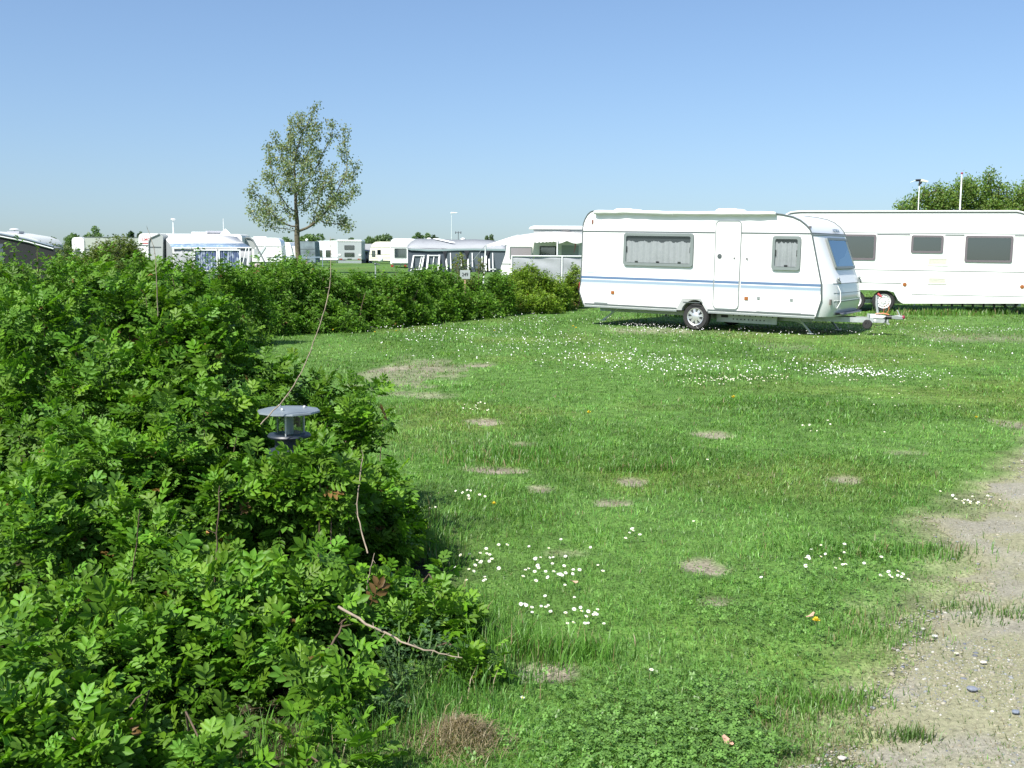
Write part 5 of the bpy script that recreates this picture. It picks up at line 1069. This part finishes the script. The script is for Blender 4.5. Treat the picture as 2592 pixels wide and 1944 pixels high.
def blue_mat(name, base, pat, sx, sz, th):
    m = bpy.data.materials.new(name); m.use_nodes = True; n = m.node_tree; b_ = n.nodes['Principled BSDF']; b_.inputs['Roughness'].default_value = .85
    tc = n.nodes.new('ShaderNodeTexCoord'); mp = n.nodes.new('ShaderNodeMapping'); mp.inputs['Scale'].default_value = (sx, 1, sz); nz = n.nodes.new('ShaderNodeTexNoise'); nz.inputs['Scale'].default_value = 1; nz.inputs['Detail'].default_value = 3
    cr = n.nodes.new('ShaderNodeValToRGB'); cr.color_ramp.elements[0].position = th - .05; cr.color_ramp.elements[1].position = th + .05; cr.color_ramp.elements[0].color = (*base, 1); cr.color_ramp.elements[1].color = (*pat, 1)
    n.links.new(tc.outputs['Object'], mp.inputs[0]); n.links.new(mp.outputs[0], nz.inputs[0]); n.links.new(nz.outputs['Fac'], cr.inputs[0]); n.links.new(cr.outputs[0], b_.inputs['Base Color']); return m
panel(rt, 'roof_border', blue_mat('blue_wave_cloth', (.16, .24, .34), (.28, .35, .42), 6, 16, .56), [br2, ev], .02, 60)
m = MB(); m.tube([(x, y - .03, z) for x, y, z in ev], .035, 6); m.build('roof_piping', PVC, rt, 60)
z_e = ev[0][2]; xs = [ev[0][0] + .08, ev[-1][0] - .05]; rows = []
for k_ in range(5):
    rows.append([(xs[0] + (xs[1] - xs[0]) * i / 80, .06 + .008 * math.sin(i * 1.3) + .01 * math.sin(i * .53) + (1 - k_ / 4) * -.25, (z_e - .04) * k_ / 4) for i in range(81)])
panel(rt, 'front_wall', mat('awning_grey_white', (.30, .315, .33), .85, var=.04, vscale=3), rows, .01, 60)
for a, b in ((498, 553), (560, 611)):
    p0, p1 = Pq(a, 634), Pq(b, 690); m = MB(); rws = [[(p0[0] + (p1[0] - p0[0]) * i / 60, -.28 + .02 * math.sin(i * .9), z) for i in range(61)] for z in (.45, p0[2])]; m.grid(rws)
    o_ = m.build('curtain', blue_mat('blue_curtain_cloth_%d' % a, (.07, .10, .20), (.30, .35, .43), 6.5, 3.5, .53), rt, 60)
    m = MB(); m.ring(rrect(p0[0] - .06, .4, p1[0] + .06, p0[2] + .06, .03), rrect(p0[0], .46, p1[0], p0[2], .02), -.34, -.30); m.build('window_frame', PVC, rt)
sd = [Pq(413, 598, 61), Pq(424, 612, 59.5), Pq(436, 629)]; panel(rt, 'side_wall', GREYCV, [[(x, y, 0) for x, y, z in sd], sd], .01); sd = [Pq(600, 600, 61), Pq(618, 616, 58.6), Pq(637, 628)]; panel(rt, 'side_wall', GREYCV, [[(x, y, 0) for x, y, z in sd], sd], .01)
for a in (627, 634): p = Pq(a, 628); m = MB(); m.tube([(p[0], -.32, p[2]), (p[0] - (.35 if a == 627 else .1), -.5, 0)], .03, 6); m.build('tent_pole', PVC, rt, 60)
# small annex porches left and right of it
for (a, b, c, lb) in (([(378, 640), (380, 608), (387, 598), (402, 596)], 408, 61, 'small pale grey porch tent between the lettered caravan end and the blue and white awning'),):
    r2 = thing('porch_tent', tuple(at(395, 640, c)[:2]) + (0,), 0, lb, 'awning', 'awnings beside caravans'); w_ = [W3(x, y, c - 1.2, r2) for x, y in ((377, 662), (377, 612), (381, 602), (392, 597.5), (404, 592), (413, 598), (409, 662))]
    m = MB(); m.prism([(w_[0][0], 0)] + [(w_[-1][0], 0)] + [(x, z) for x, y, z in w_[::-1][1:-1]], w_[0][1], w_[0][1] + 1.1); m.build('tent_body', mat('pale_tent_cloth', (.33, .36, .35), .85), r2, 30); m = MB(); m.tube([(w_[0][0], w_[0][1] - .03, 0)] + [(x, y - .03, z) for x, y, z in w_[1:5]], .035, 6); m.build('tent_edge', TRIML, r2, 60)
    m = MB(); m.box(w_[0][0], w_[-1][0], w_[0][1] - .012, w_[0][1], 1.62, 1.68); m.build('tent_seam', TRIM, r2)
# caravan with the side tent left of the poplar
root, f, e = far_van(596, 104, 2, 4.4, 2.3, rp(4.4, 2.62, .55, 0, .1), 'white round cornered caravan just left of the poplar trunk, with an open porch frame', trims=[(1.75, 0.6, 4.3, TRIM, .05), (.72, 2.9, 4.0, TRIML, .08)])
x0, _ = f(672, 610); m = MB(); m.box(x0 - 1.2, x0, .4, 1, 2.6, 2.72); m.build('roof_light', WHITE, root)
x0, z0 = f(657, 634); m = MB(); m.prism([(x0 - .15, z0 - .8), (x0 + .6, z0 + .3), (x0 + .55, z0 + .42), (x0 - .2, z0 - .3)], -.06, -.03); m.build('side_flap', mat('grey_flap', (.50, .54, .56), .8), root)
m = MB(); p0, p1 = f(643, 629), f(655, 652); m.box(p0[0], p1[0], -.03, 0, p1[1], p0[1]); m.build('window', mat('grey_slats', (.33, .36, .37), .6), root)
r2 = thing('porch_tent', tuple(at(640, 640, 63)[:2]) + (0,), 0, 'grey porch tent with a curved dark frame beside the blue and white awning', 'awning', 'awnings beside caravans'); q = [W3(x, y, 63, r2) for x, y in ((612, 601), (622, 601), (632, 602), (640, 607), (648, 622), (663, 650), (676, 676), (684, 695))]
m = MB(); m.tube(q[1:-1] + [(q[-1][0], q[-1][1], 0)], .05, 6); m.build('tent_frame', mat('frame_grey', (.22, .25, .25), .5), r2, 60)
m = MB(); m.prism([(q[0][0], 1.9), (W3(640, 640, 63, r2)[0] + .05, 1.55), (q[4][0], q[4][2]), (q[3][0], q[3][2]), (q[2][0], q[2][2]), (q[0][0], q[0][2])], .05, .08); m.build('tent_canopy', mat('pale_tent_cloth', (.33, .36, .35), .85), r2)
m = MB(); p = W3(640, 672, 63, r2); m.box(p[0] - .05, p[0] + .55, -.3, .3, .35, .62); m.ball((p[0] + .25, 0, .66), .22, 8, 0, .5); m.build('tent_kit', mat('dull_pink_bundle', (.36, .31, .31), .8, var=.3, vscale=9), r2, 60)

# two caravans behind the poplar trunk
root, f, e = far_van(708, 132, -8, 1.6, 2.2, rp(1.6, 2.35, .25, .05, .25), 'small white caravan with one square dark window just left of the poplar trunk', wins=[(713, 637, 721, 651, FRAMED, TINT, 0)])
m = MB(); m.box(1.5, 4.5, .3, 2.0, .35, 1.9); m.build('side_panel', WHITE, root)
DAPPLE = mat('painted_dapple_shade', (.13, .17, .19), .7, var=.45, vscale=1.3)  # blue grey mottling painted in for dappled tree shade on the caravan
root, f, e = far_van(752, 104, -2, 1.75, 2.1, rp(1.75, 2.30, .12, 0, .05), 'caravan with dappled tree shade painted on its walls, just right of the poplar trunk', DAPPLE, trims=[(1.55, 0, 1.75, TRIM, .04)])
m = MB(); x0, z0 = f(775, 617); m.ball((x0, .3, 2.42), .14, 10); m.tube([(x0, .3, 2.3), (x0, .3, 2.4)], .03, 6); m.build('antenna', WHITE, root, 60)
rt = thing('rail_fence', tuple(at(700, 640, 100)[:2]) + (0,), 0, 'low blue grey rail fence at the foot of the poplar', 'fence'); m = MB()
for x in np.arange(0, 4.2, .7): m.box(x - .03, x + .03, -.03, .03, 0, .95)
m.build('posts', mat('fence_blue_grey', (.16, .22, .28), .7), rt); m = MB(); m.box(-.05, 4.0, -.05, -.03, .78, .9); m.build('rail', mat('fence_blue_grey', (.16, .22, .28), .7), rt)

# caravan with two stacked rear windows
root, f, e = far_van(797, 125, -22, 3.05, 2.35, [(3.05, 1.0), (3.05, 2.35), (2.98, 2.55), (.75, 2.5), (.45, 2.4), (.30, 2.2), (0, .95)], 'white caravan with two stacked dark windows in its grey rear panel', mat('bluish_white_paint', (.68, .73, .74), .35), wins=[(805, 633, 817, 651, FRAMED, TINT, 0), (825, 633, 838, 651, FRAMED, TINT, 0)])
bpy.data.objects.remove(root.children[0]) if False else None
pr = place_root('x', 855, 124.0, 0, None, None); RY = pr.location.copy(); bpy.data.objects.remove(pr)
g = local(root)
root.rotation_euler = (0, 0, R(-24)); bpy.context.view_layer.update()
f = local(root); xr, _ = f(855, 640)
REARP = mat('grey_rear_panel', (.33, .37, .375), .45)
# the rear part, square to the view
bk = bpy.data.objects.new('rear_panel', None); 
m = MB(); x0 = xr; wv = 60 * 124 / F
Rm = Matrix.Rotation(R(24), 4, 'Z')
m.box(0, wv, 0, 3.0, .38, 2.50); o_ = m.build('rear_panel', REARP, root, bevel=.05); o_.matrix_local = Matrix.Translation((xr, -.02, 0)) @ Rm
m = MB(); m.box(-.05, wv + .02, -.06, 3.0, 2.42, 2.62); m2 = m.build('rear_cap', WHITE, root, bevel=.06); m2.matrix_local = Matrix.Translation((xr, -.02, 0)) @ Rm
s = 124 / F
def rr_(a, b, c, d): return ((a - 855) * s, EYE - (d - 634) * s, (c - 855) * s, EYE - (b - 634) * s)
for q in ((872, 626, 897, 637), (872, 644, 897, 655)):
    x0, z0, x1, z1 = rr_(*q); w_ = window(root, x0, z0, x1, z1, fw=.05, frame=FRAMED, pane=TINT, r=.06); w_.matrix_local = Matrix.Translation((xr, -.02, 0)) @ Rm
for q in ((859, 659, 862, 662), (863, 659, 866, 662), (905, 659, 908, 662), (909, 659, 912, 662)):
    x0, z0, x1, z1 = rr_(*q); m = MB(); m.box(x0, x1, -.03, 0, z0, z1); o_ = m.build('tail_light', RED if q[0] in (863, 905) else AMBER, root); o_.matrix_local = Matrix.Translation((xr, -.02, 0)) @ Rm
x0, z0, x1, z1 = rr_(856, 664, 915, 672); m = MB(); m.box(x0, x1, -.06, 0, z0, z1); o_ = m.build('bumper', mat('bumper_grey', (.25, .29, .29), .5), root, bevel=.02); o_.matrix_local = Matrix.Translation((xr, -.02, 0)) @ Rm
x0, z0, x1, z1 = rr_(879, 659, 890, 661); m = MB(); m.box(x0, x1, -.012, 0, z0, z1); o_ = m.build('number_plate', BLACK, root); o_.matrix_local = Matrix.Translation((xr, -.02, 0)) @ Rm
for a in (857, 908):
    x0, z0, x1, z1 = rr_(a, 648, a + 6, 652); m = MB(); m.box(x0, x1, -.05, 0, z0, z1); o_ = m.build('grab_handle', WHITE, root, bevel=.02); o_.matrix_local = Matrix.Translation((xr, -.02, 0)) @ Rm
m = MB(); p0, p1 = f(808, 667), f(816, 671); m.box(p0[0], p1[0], -.02, 0, p1[1], p0[1]); m.build('locker_flap', WARM, root); m = MB(); m.box(0, xr, -.015, 0, .60, .64); m.build_each('side_trim', TRIM, root)
# grey awning at its right
rt = thing('awning_tent', tuple(at(925, 640, 128)[:2]) + (0,), 0, 'plain grey awning squeezed between the stacked window caravan and the cream one', 'awning', 'awnings beside caravans'); Pq = lambda a, b, Y=127.: W3(a, b, Y, rt)
t0, t1, e0, e1 = Pq(913, 617.5, 129), Pq(942, 617.5, 129), Pq(914, 634), Pq(937, 637); panel(rt, 'roof', GREYCV, [[t0, t1], [e0, e1]], .03)
m = MB(); m.prism([(e0[0], 0), (e0[0] + .9, 0), (e0[0] + .55, 1.0), (e0[0] + .12, e0[2] - .05)], e0[1] + .05, e0[1] + .1); m.prism([(e1[0] - .55, 0), (e1[0], 0), (e1[0], e1[2] - .05), (e1[0] - .25, 1.4)], e1[1] + .05, e1[1] + .1); m.build('front_wall', mat('awning_grey_white', (.30, .315, .33), .85), rt); m = MB(); m.box(e0[0], e1[0], .6, .65, 0, e1[2] - .05); m.build('inner_wall', NAVY, rt)

# cream caravan
root, f, e = far_van(934, 121, -6, 2.5, 2.1, [(2.5, 2.35), (2.3, 2.44), (1.2, 2.44), (.75, 2.40), (.40, 2.2), (.20, 1.85), (.02, .95)], 'old cream caravan with ribbed lower side and two small windows', CREAM, trims=[(1.80, .15, 2.5, TRIML, .05), (.98, .05, 2.5, TRIM, .04), (.72, .05, 2.5, TRIML, .03), (.55, .05, 2.5, TRIML, .03)], wins=[(941, 634, 950, 650, FRAMED, TINT, 1), (955, 632, 964, 645, FRAMED, TINT, 0)])
x0, z0 = f(966, 672); m = MB(); m.ball((x0, -.5, .45), .3, 10); m.build('gas_cover', WARM, root, 60)
# white caravan with red tail lights
root, f, e = far_van(988, 95, 0, 2.3, 6.0, rp(2.3, 2.55, .42, .02, .02), 'white caravan seen from behind, with a wide rear window and red tail lights', wins=[(998, 628.5, 1029, 653.5, FRAME, TINT, 1)], trims=[(1.74, .05, 2.25, TRIML, .05)])
for a in (988, 1021):
    (x0, z1), (x1, z0) = f(a + 1.5, 670.5), f(a + 8, 676); m = MB(); m.box(x0, x1, -.05, 0, z0, z1); m.build('tail_light', RED, root, bevel=.03)
p0, p1 = f(1005, 659), f(1017, 662); m = MB(); m.box(p0[0], p1[0], -.02, 0, p1[1], p0[1]); m.build('badge', mat('olive_badge', (.16, .17, .10), .5), root, bevel=.02)
m = MB(); m.box(.1, 2.2, -.08, 0, .42, .62); m.build('bumper', WHITE, root, bevel=.03)
# the large grey awning
YB = 80.0; rt = thing('awning_tent', tuple(at(1150, 640, YB)[:2]) + (0,), 0, 'large grey and slate blue awning with white framed windows and a wavy pale roof', 'awning', 'awnings beside caravans'); Pq = lambda a, b, Y=YB: W3(a, b, Y, rt)
xs = np.linspace(1031, 1280, 26); tpy = np.interp(xs, [1031, 1044, 1060, 1110, 1150, 1200, 1240, 1280], [622, 608, 604.5, 605.5, 607, 606, 608, 614]); evy = np.interp(xs, [1031, 1045, 1085, 1120, 1150, 1200, 1280], [630, 629, 631.5, 631, 629.5, 629, 630.5])
rws = [[Pq(x, y, 83.) for x, y in zip(xs, tpy)], [Pq(x, (y * .45 + z * .55) + .8 * math.sin(x * .05), 81.) for x, y, z in zip(xs, tpy, evy)], [Pq(x, z) for x, z in zip(xs, evy)]]
panel(rt, 'roof', PALECV, rws, .02, 70)
panel(rt, 'valance', mat('green_grey_valance', (.22, .30, .31), .85), [[Pq(x, z) for x, z in zip(xs, evy)], [Pq(x, z + (4.5 if x > 1036 else 1)) for x, z in zip(xs, evy)]], .02)
p0, p1 = Pq(1032, 690), Pq(1282, 690); m = MB(); m.box(p0[0], p1[0], .12, .16, 0, 1.72); m.build('front_wall', NAVY, rt)
m = MB()
for a, b in ((1049, 1070), (1085, 1108), (1130, 1165), (1185, 1215), (1240, 1278)):
    q0, q1 = Pq(a, 646 if a < 1120 else 636), Pq(b, 682); m.box(q0[0], q1[0], .09, .118, max(q1[2], .25), q0[2])
m.build_each('vinyl_windows', VINYL, rt)
m = MB()
def strip(x0, y0, x1, y1, wd=.09):
    a, b = Pq(x0, y0), Pq(x1, y1); m.add([(a[0] - wd / 2, .05, a[2]), (a[0] + wd / 2, .05, a[2]), (b[0] + wd / 2, -.25, max(b[2], .05)), (b[0] - wd / 2, -.25, max(b[2], .05)), (a[0] - wd / 2, .085, a[2]), (a[0] + wd / 2, .085, a[2]), (b[0] + wd / 2, -.2, max(b[2], .05)), (b[0] - wd / 2, -.2, max(b[2], .05))], [(0, 3, 2, 1), (4, 5, 6, 7), (0, 4, 7, 3), (1, 2, 6, 5), (0, 1, 5, 4), (2, 3, 7, 6)])
for q in ((1047, 646, 1041, 685, .10), (1073, 646, 1066, 688, .12), (1084, 645, 1081, 681, .13), (1112, 645, 1110, 684, .13), (1099, 646, 1094, 684, .05), (1067, 648, 1061, 680, .05), (1129, 655, 1132, 684, .11), (1140, 640, 1142, 680, .06), (1166, 640, 1168, 676, .06), (1184, 655, 1186, 684, .12), (1195, 640, 1196, 675, .06), (1220, 648, 1220, 683, .06), (1230, 640, 1230, 686, .12), (1238, 655, 1239, 686, .1), (1247, 640, 1248, 690, .06)): strip(*q)
m.build_each('window_piping', PVC, rt)
m = MB()
for a, y, b in ((1048, 646.5, 1073), (1085, 646.5, 1112), (1048, 681.5, 1068), (1083, 682.5, 1095), (1240, 681, 1256)):
    q0, q1 = Pq(a, y), Pq(b, y); m.box(q0[0], q1[0], -.02 if y < 660 else -.2, .02 if y < 660 else -.17, q0[2] - .03, q0[2] + .03)
m.build_each('window_piping', PVC, rt)
m = MB()
for a in (1126, 1181, 1233): q0, q1 = Pq(a - 5, 634), Pq(a + 2, 690); m.prism([(q0[0] + .12, 0), (q1[0], 0), (q1[0], 1.2), (q1[0] + .18, 1.68), (q0[0] - .1, 1.68), (q0[0] + .12, 1.1)], .0, .04)
m.build_each('wall_panels', mat('black_awning_cloth', (.02, .022, .03), .9), rt)
m = MB(); q0, q1 = Pq(1106, 605.5, 82.7), Pq(1152, 617, 81.2); m.add([(q0[0] - .3, q0[1], q0[2] + .06), (q0[0] + .1, q0[1], q0[2] + .06), (q1[0], q1[1] - .1, q1[2] + .12), (q1[0] - .25, q1[1] - .1, q1[2] + .1), (q0[0] - .3, q0[1], q0[2] + .03), (q0[0] + .1, q0[1], q0[2] + .03), (q1[0], q1[1] - .1, q1[2] + .08), (q1[0] - .25, q1[1] - .1, q1[2] + .06)], [(0, 1, 2, 3), (4, 7, 6, 5), (0, 3, 7, 4), (1, 5, 6, 2), (2, 6, 7, 3)]); m.build('roof_strip', PVC, rt)
m = MB(); 
for a in (1086, 1172): q0 = Pq(a, 605, 84); m.ball((q0[0], q0[1], q0[2] - .02), .2, 8, 0, .6)
m.build_each('roof_vents', WHITE, rt, 60)
# pop top caravan, its canopy and the windbreak
YP = 56.0
root, f, e = far_van(1268, YP, -3, 5.2, 2.1, [(5.2, 2.0), (5.0, 2.28), (.75, 2.30), (.50, 2.22), (.36, 2.05), (.29, 1.86), (.22, 1.4), (0, .75)], 'pop top caravan with its roof raised, left of the blue striped caravan', WARM)
(x0, z1), (x1, z0) = f(1290, 624), f(1347, 656); window(root, x0, z0, x1, z1, fw=.06, frame=FRAME, pane=mat('pinkish_grey_blind', (.25, .235, .26), .6), r=.06)
(x0, z1), (x1, z0) = f(1366, 623), f(1408, 650); window(root, x0, z0, x1, z1, fw=.06, frame=FRAMED, pane=TINT, r=.04)
(x0, z1), (x1, z0) = f(1422, 621), f(1464, 690); m = MB(); m.box(x0, x1, -.03, 0, .5, z1); m.build('door', mat('door_grey', (.33, .36, .36), .5), root, bevel=.02)
m = MB(); p0, p1 = f(1268, 667), f(1300, 669); m.box(p0[0], 5.1, -.012, 0, p1[1], p0[1]); m.build_each('side_trim', TRIM, root)
(x0, z1), (x1, z0) = f(1338, 571), f(1490, 580); m = MB(); m.prism([(x0, z0 - .01), (x1, z0 - .01), (x1, z1), (x0 + .25, z1), (x0 + .08, z1 - .06)], .1, 2.0); m.build('raised_roof', WHITE, root, 30)
m = MB(); m.box(x0 + .25, x1 - .2, .18, 1.92, 2.29, z0 - .012); m.build('pop_top_wall', mat('grey_pleats', (.42, .43, .44), .85, var=.1, vscale=8), root)
(x2, z2), (x3, z3) = f(1412, 581), f(1452, 591); m = MB(); m.prism([(x2, z3), (x3, z3), ((x2 + x3) / 2 + .12, z2), ((x2 + x3) / 2 - .12, z2)], .12, .178); m.build('pop_top_vent', mat('dark_mesh', (.15, .15, .16), .8), root)
for a, b, mm in ((1306, 1327, WARM), (1327, 1348, mat('smoked_dome', (.35, .36, .40), .3))):
    (x0, _), (x1, _) = f(a, 592), f(b, 592); m = MB(); m.box(x0, x1, .4, 1.1, 2.31, 2.40); m.build('roof_light', mm, root, bevel=.02)
rt = thing('awning_canopy', tuple(at(1380, 640, 53)[:2]) + (0,), 0, 'white sun canopy with scalloped edge and slim poles on the pop top caravan', 'awning', 'awnings beside caravans'); Pq = lambda a, b, Y: W3(a, b, Y, rt)
bk_ = [Pq(x, y, 55.8) for x, y in ((1350, 590), (1380, 586.5), (1412, 586), (1450, 588), (1490, 588))]; fr_ = [Pq(x, y, 53.) for x, y in ((1232, 620), (1300, 615), (1362, 610), (1411, 608), (1490, 608))]; mid_ = [Pq(x, y, 54.8) for x, y in ((1300, 597.5), (1345, 596.5), (1390, 596), (1440, 596), (1490, 596))]
panel(rt, 'canopy', CANVAS, [bk_, mid_, fr_], .012, 70)
rows = [[], []]
for i in range(121):
    u = i / 120 * 3; k_ = min(int(u), 2); t = u - k_; p = [fr_[k_][c] * (1 - t) + fr_[k_ + 1][c] * t for c in range(3)]; rows[0].append(p); rows[1].append([p[0], p[1] - .02, p[2] - .035 - .05 * abs(math.sin(i * .42))])
panel(rt, 'scalloped_edge', CANVAS, rows, .008)
rows = [[], []]
for i in range(41):
    t = i / 40; p = [fr_[3][c] * (1 - t) + fr_[4][c] * t for c in range(3)]; rows[0].append(p); rows[1].append([p[0], p[1] - .02, p[2] - .02 - .14 * abs(math.cos(t * math.pi * 1.65))])
panel(rt, 'scalloped_edge', CANVAS, rows, .008)
for a, y in ((1230, 620), (1411, 608)): p = Pq(a, y, 52.95); m = MB(); m.tube([(p[0], p[1], p[2]), (p[0] - (.12 if a < 1300 else 0), p[1], 0)], .035, 7); m.build('tent_pole', PVC, rt, 60)
m = MB(); p = Pq(1230, 620, 52.95); q = Pq(1196, 660, 52.); m.tube([p, q, (q[0] - .9, q[1], .02)], .012, 5); m.build('guy_rope', TRIML, rt, 60)
m = MB(); p = Pq(1456, 612, 54.2); m.tube([p, (p[0] + .02, p[1], p[2] - .2), (p[0] - .06, p[1], p[2] - .55)], [.05, .04, .015], 6); m.build('ribbon', mat('pink_ribbon', (.50, .22, .24), .8), rt, 60)
rt = thing('windbreak', tuple(at(1390, 640, 51)[:2]) + (0,), 0, 'light grey cloth windbreak with a white top rail in front of the pop top caravan', 'windbreak'); Pq = lambda a, b, Y=51.: W3(a, b, Y, rt)
z1 = Pq(1390, 650)[2]; WB = mat('windbreak_cloth', (.31, .33, .35), .85, var=.06, vscale=2, bump=.02, bscale=2.5)
for a, b in ((1296, 1422), (1424, 1500)):
    x0, x1 = Pq(a, 650)[0], Pq(b, 650)[0]; rows = [[(x0 + (x1 - x0) * i / 24, .035 * math.sin(zz_ * 9 + i * .25) * math.sin(math.pi * i / 24), zz_) for i in range(25)] for zz_ in np.linspace(.03, z1, 12)]; panel(rt, 'cloth_panel', WB, rows, .01, 70)
m = MB(); m.tube([(Pq(1295, 650)[0], -.02, z1 + .02), (Pq(1500, 650)[0], -.02, z1 + .03)], .035, 6); m.build('top_rail', PVC, rt, 60)
m = MB()
for a in (1296, 1423): x = Pq(a, 650)[0]; m.tube([(x, -.03, 0), (x, -.03, z1 + .02)], .03, 6)
m.build('poles', PVC, rt, 60)

# masts and small things
p = at(1143, 640, 150); rt = thing('street_lamp', (p[0], p[1], 0), 0, 'thin white lamp post with a short arm rising above the large awning', 'lamp post'); zt = float(at(1143, 538.5, 150)[2]); m = MB(); m.tube([(0, 0, 0), (0, 0, zt)], [.06, .035], 8); m.build('post', mat('pale_pole', (.62, .68, .70), .5), rt, 60); m = MB(); m.box(-.12, .06, -.12, .12, zt - .1, zt + .08); m.prism([(.06, zt - .08), (.8, zt - .03), (.86, zt + .03), (.1, zt + .08)], -.13, .13); m.build('lamp_head', WHITE, rt, bevel=.02)
p = at(1160, 640, 84); rt = thing('tv_aerial', (p[0], p[1], 0), 0, 'small dark twin armed aerial above the roof of the large awning', 'aerial'); zt = float(at(1160, 588, 84)[2]); m = MB(); m.tube([(0, 0, 0), (0, 0, zt)], .022, 6); m.build('mast', FRAMED, rt, 60); m = MB(); m.tube([(-.2, 0, zt), (.2, 0, zt)], .02, 5)
for x in (-.2, 0, .2): m.tube([(x, -.12, zt - .09), (x, .05, zt + .05)], .035, 5)
m.build('aerial_head', FRAMED, rt, 60)
p = at(950, 640, 60); rt = thing('water_tap_post', (p[0], p[1], 0), 0, 'slim grey post with a small tap head behind the hedge, below the cream caravan', 'post'); zt = float(at(950, 671, 60)[2]); m = MB(); m.tube([(0, 0, 0), (0, 0, zt)], .032, 8); m.build('post', GALV, rt, 60); m = MB(); m.ball((0, 0, zt + .06), .09, 9, 0, .7); m.tube([(0, 0, zt + .08), (.25, 0, zt + .02)], .03, 6); m.build('tap_head', TRIM, rt, 60)
p = at(776, 640, 60); rt = thing('marker_post', (p[0], p[1], 0), 0, 'very thin pale stake behind the hedge right of the poplar', 'post'); m = MB(); m.tube([(0, 0, 0), (0, 0, 1.2)], [.03, .025], 6); m.ball((0, 0, 1.2), .035, 6); m.build('stake', mat('weathered_wood', (.35, .32, .27), .8), rt, 60)
# pitch number sign
YS = 26.2; p = at(1177, 640, YS); rt = thing('pitch_sign', (p[0], p[1], 0), 0, 'grey square number sign reading 249 on a wooden stake in the hedge', 'sign')
q0, q1 = W3(1164.5, 683.5, YS, rt), W3(1190, 706, YS, rt); m = MB(); m.prism(rrect(q0[0], q1[2], q1[0], q0[2], .012), -.006, .006); pl = m.build('sign_plate', mat('sign_grey', (.32, .36, .35), .5, var=.04), rt, 30)
text_mesh('lettering', '249', .118, mat('sign_black', (.015, .018, .02), .6), pl, ((q0[0] + q1[0]) / 2, -.008, (q0[2] + q1[2]) / 2 - .004), (R(90), 0, 0), xs=.86)
m = MB(); m.box(-.022, .022, .008, .045, 0, q0[2] - .06); m.build('stake', mat('stake_wood', (.36, .26, .15), .85, var=.3, vscale=20), rt, bevel=.004)

# low garden lamp in the rose bush
p = at(731, 1036, 5.2); rt = thing('bollard_lamp', (p[0], p[1], 0), 0, 'low garden lamp with a wide flat metal cap standing inside the rose bush', 'lamp'); zc = float(p[2])
CAPM = mat('grey_painted_cap', (.20, .235, .25), .4, .25, var=.12, vscale=12); m = MB()
m.lathe([(.001, .008), (.05, .007), (.12, .002), (.150, -.004), (.152, -.012), (.148, -.014), (.08, -.006), (.001, -.006)], 10, 'z', (0, 0, zc)); cp = m.build('lamp_cap', CAPM, rt, 25)
m = MB()
for a in (.3, 2.4, 4.5): m.ball((.075 * math.cos(a), .075 * math.sin(a), zc + .008), .009, 8)
m.build('bolt', GALV, cp, 60)
m = MB(); m.lathe([(.066, -.12), (.066, -.005)], 24, 'z', (0, 0, zc)); m.build('lamp_glass', glass_mat('lamp_glass', (.55, .6, .6), .03), rt, 60)
m = MB(); m.lathe([(.022, -.12), (.022, -.006)], 12, 'z', (0, 0, zc)); m.build('lamp_tube', mat('opal_tube', (.66, .68, .66), .5), rt, 60)
m = MB()
for a in (.5, 2.6, 4.7): m.tube([(.074 * math.cos(a), .074 * math.sin(a), zc - .125), (.074 * math.cos(a), .074 * math.sin(a), zc)], .005, 6)
m.build('lamp_rods', GALV, rt, 60)
m = MB(); m.lathe([(.001, -.12), (.10, -.12), (.105, -.128), (.10, -.136), (.07, -.14), (.07, -.19), (.11, -.2), (.112, -.21), (.07, -.22), (.07, -zc), (.001, -zc)], 24, 'z', (0, 0, zc)); m.build('lamp_post', mat('lamp_blue_black', (.022, .03, .042), .45), rt, 30)
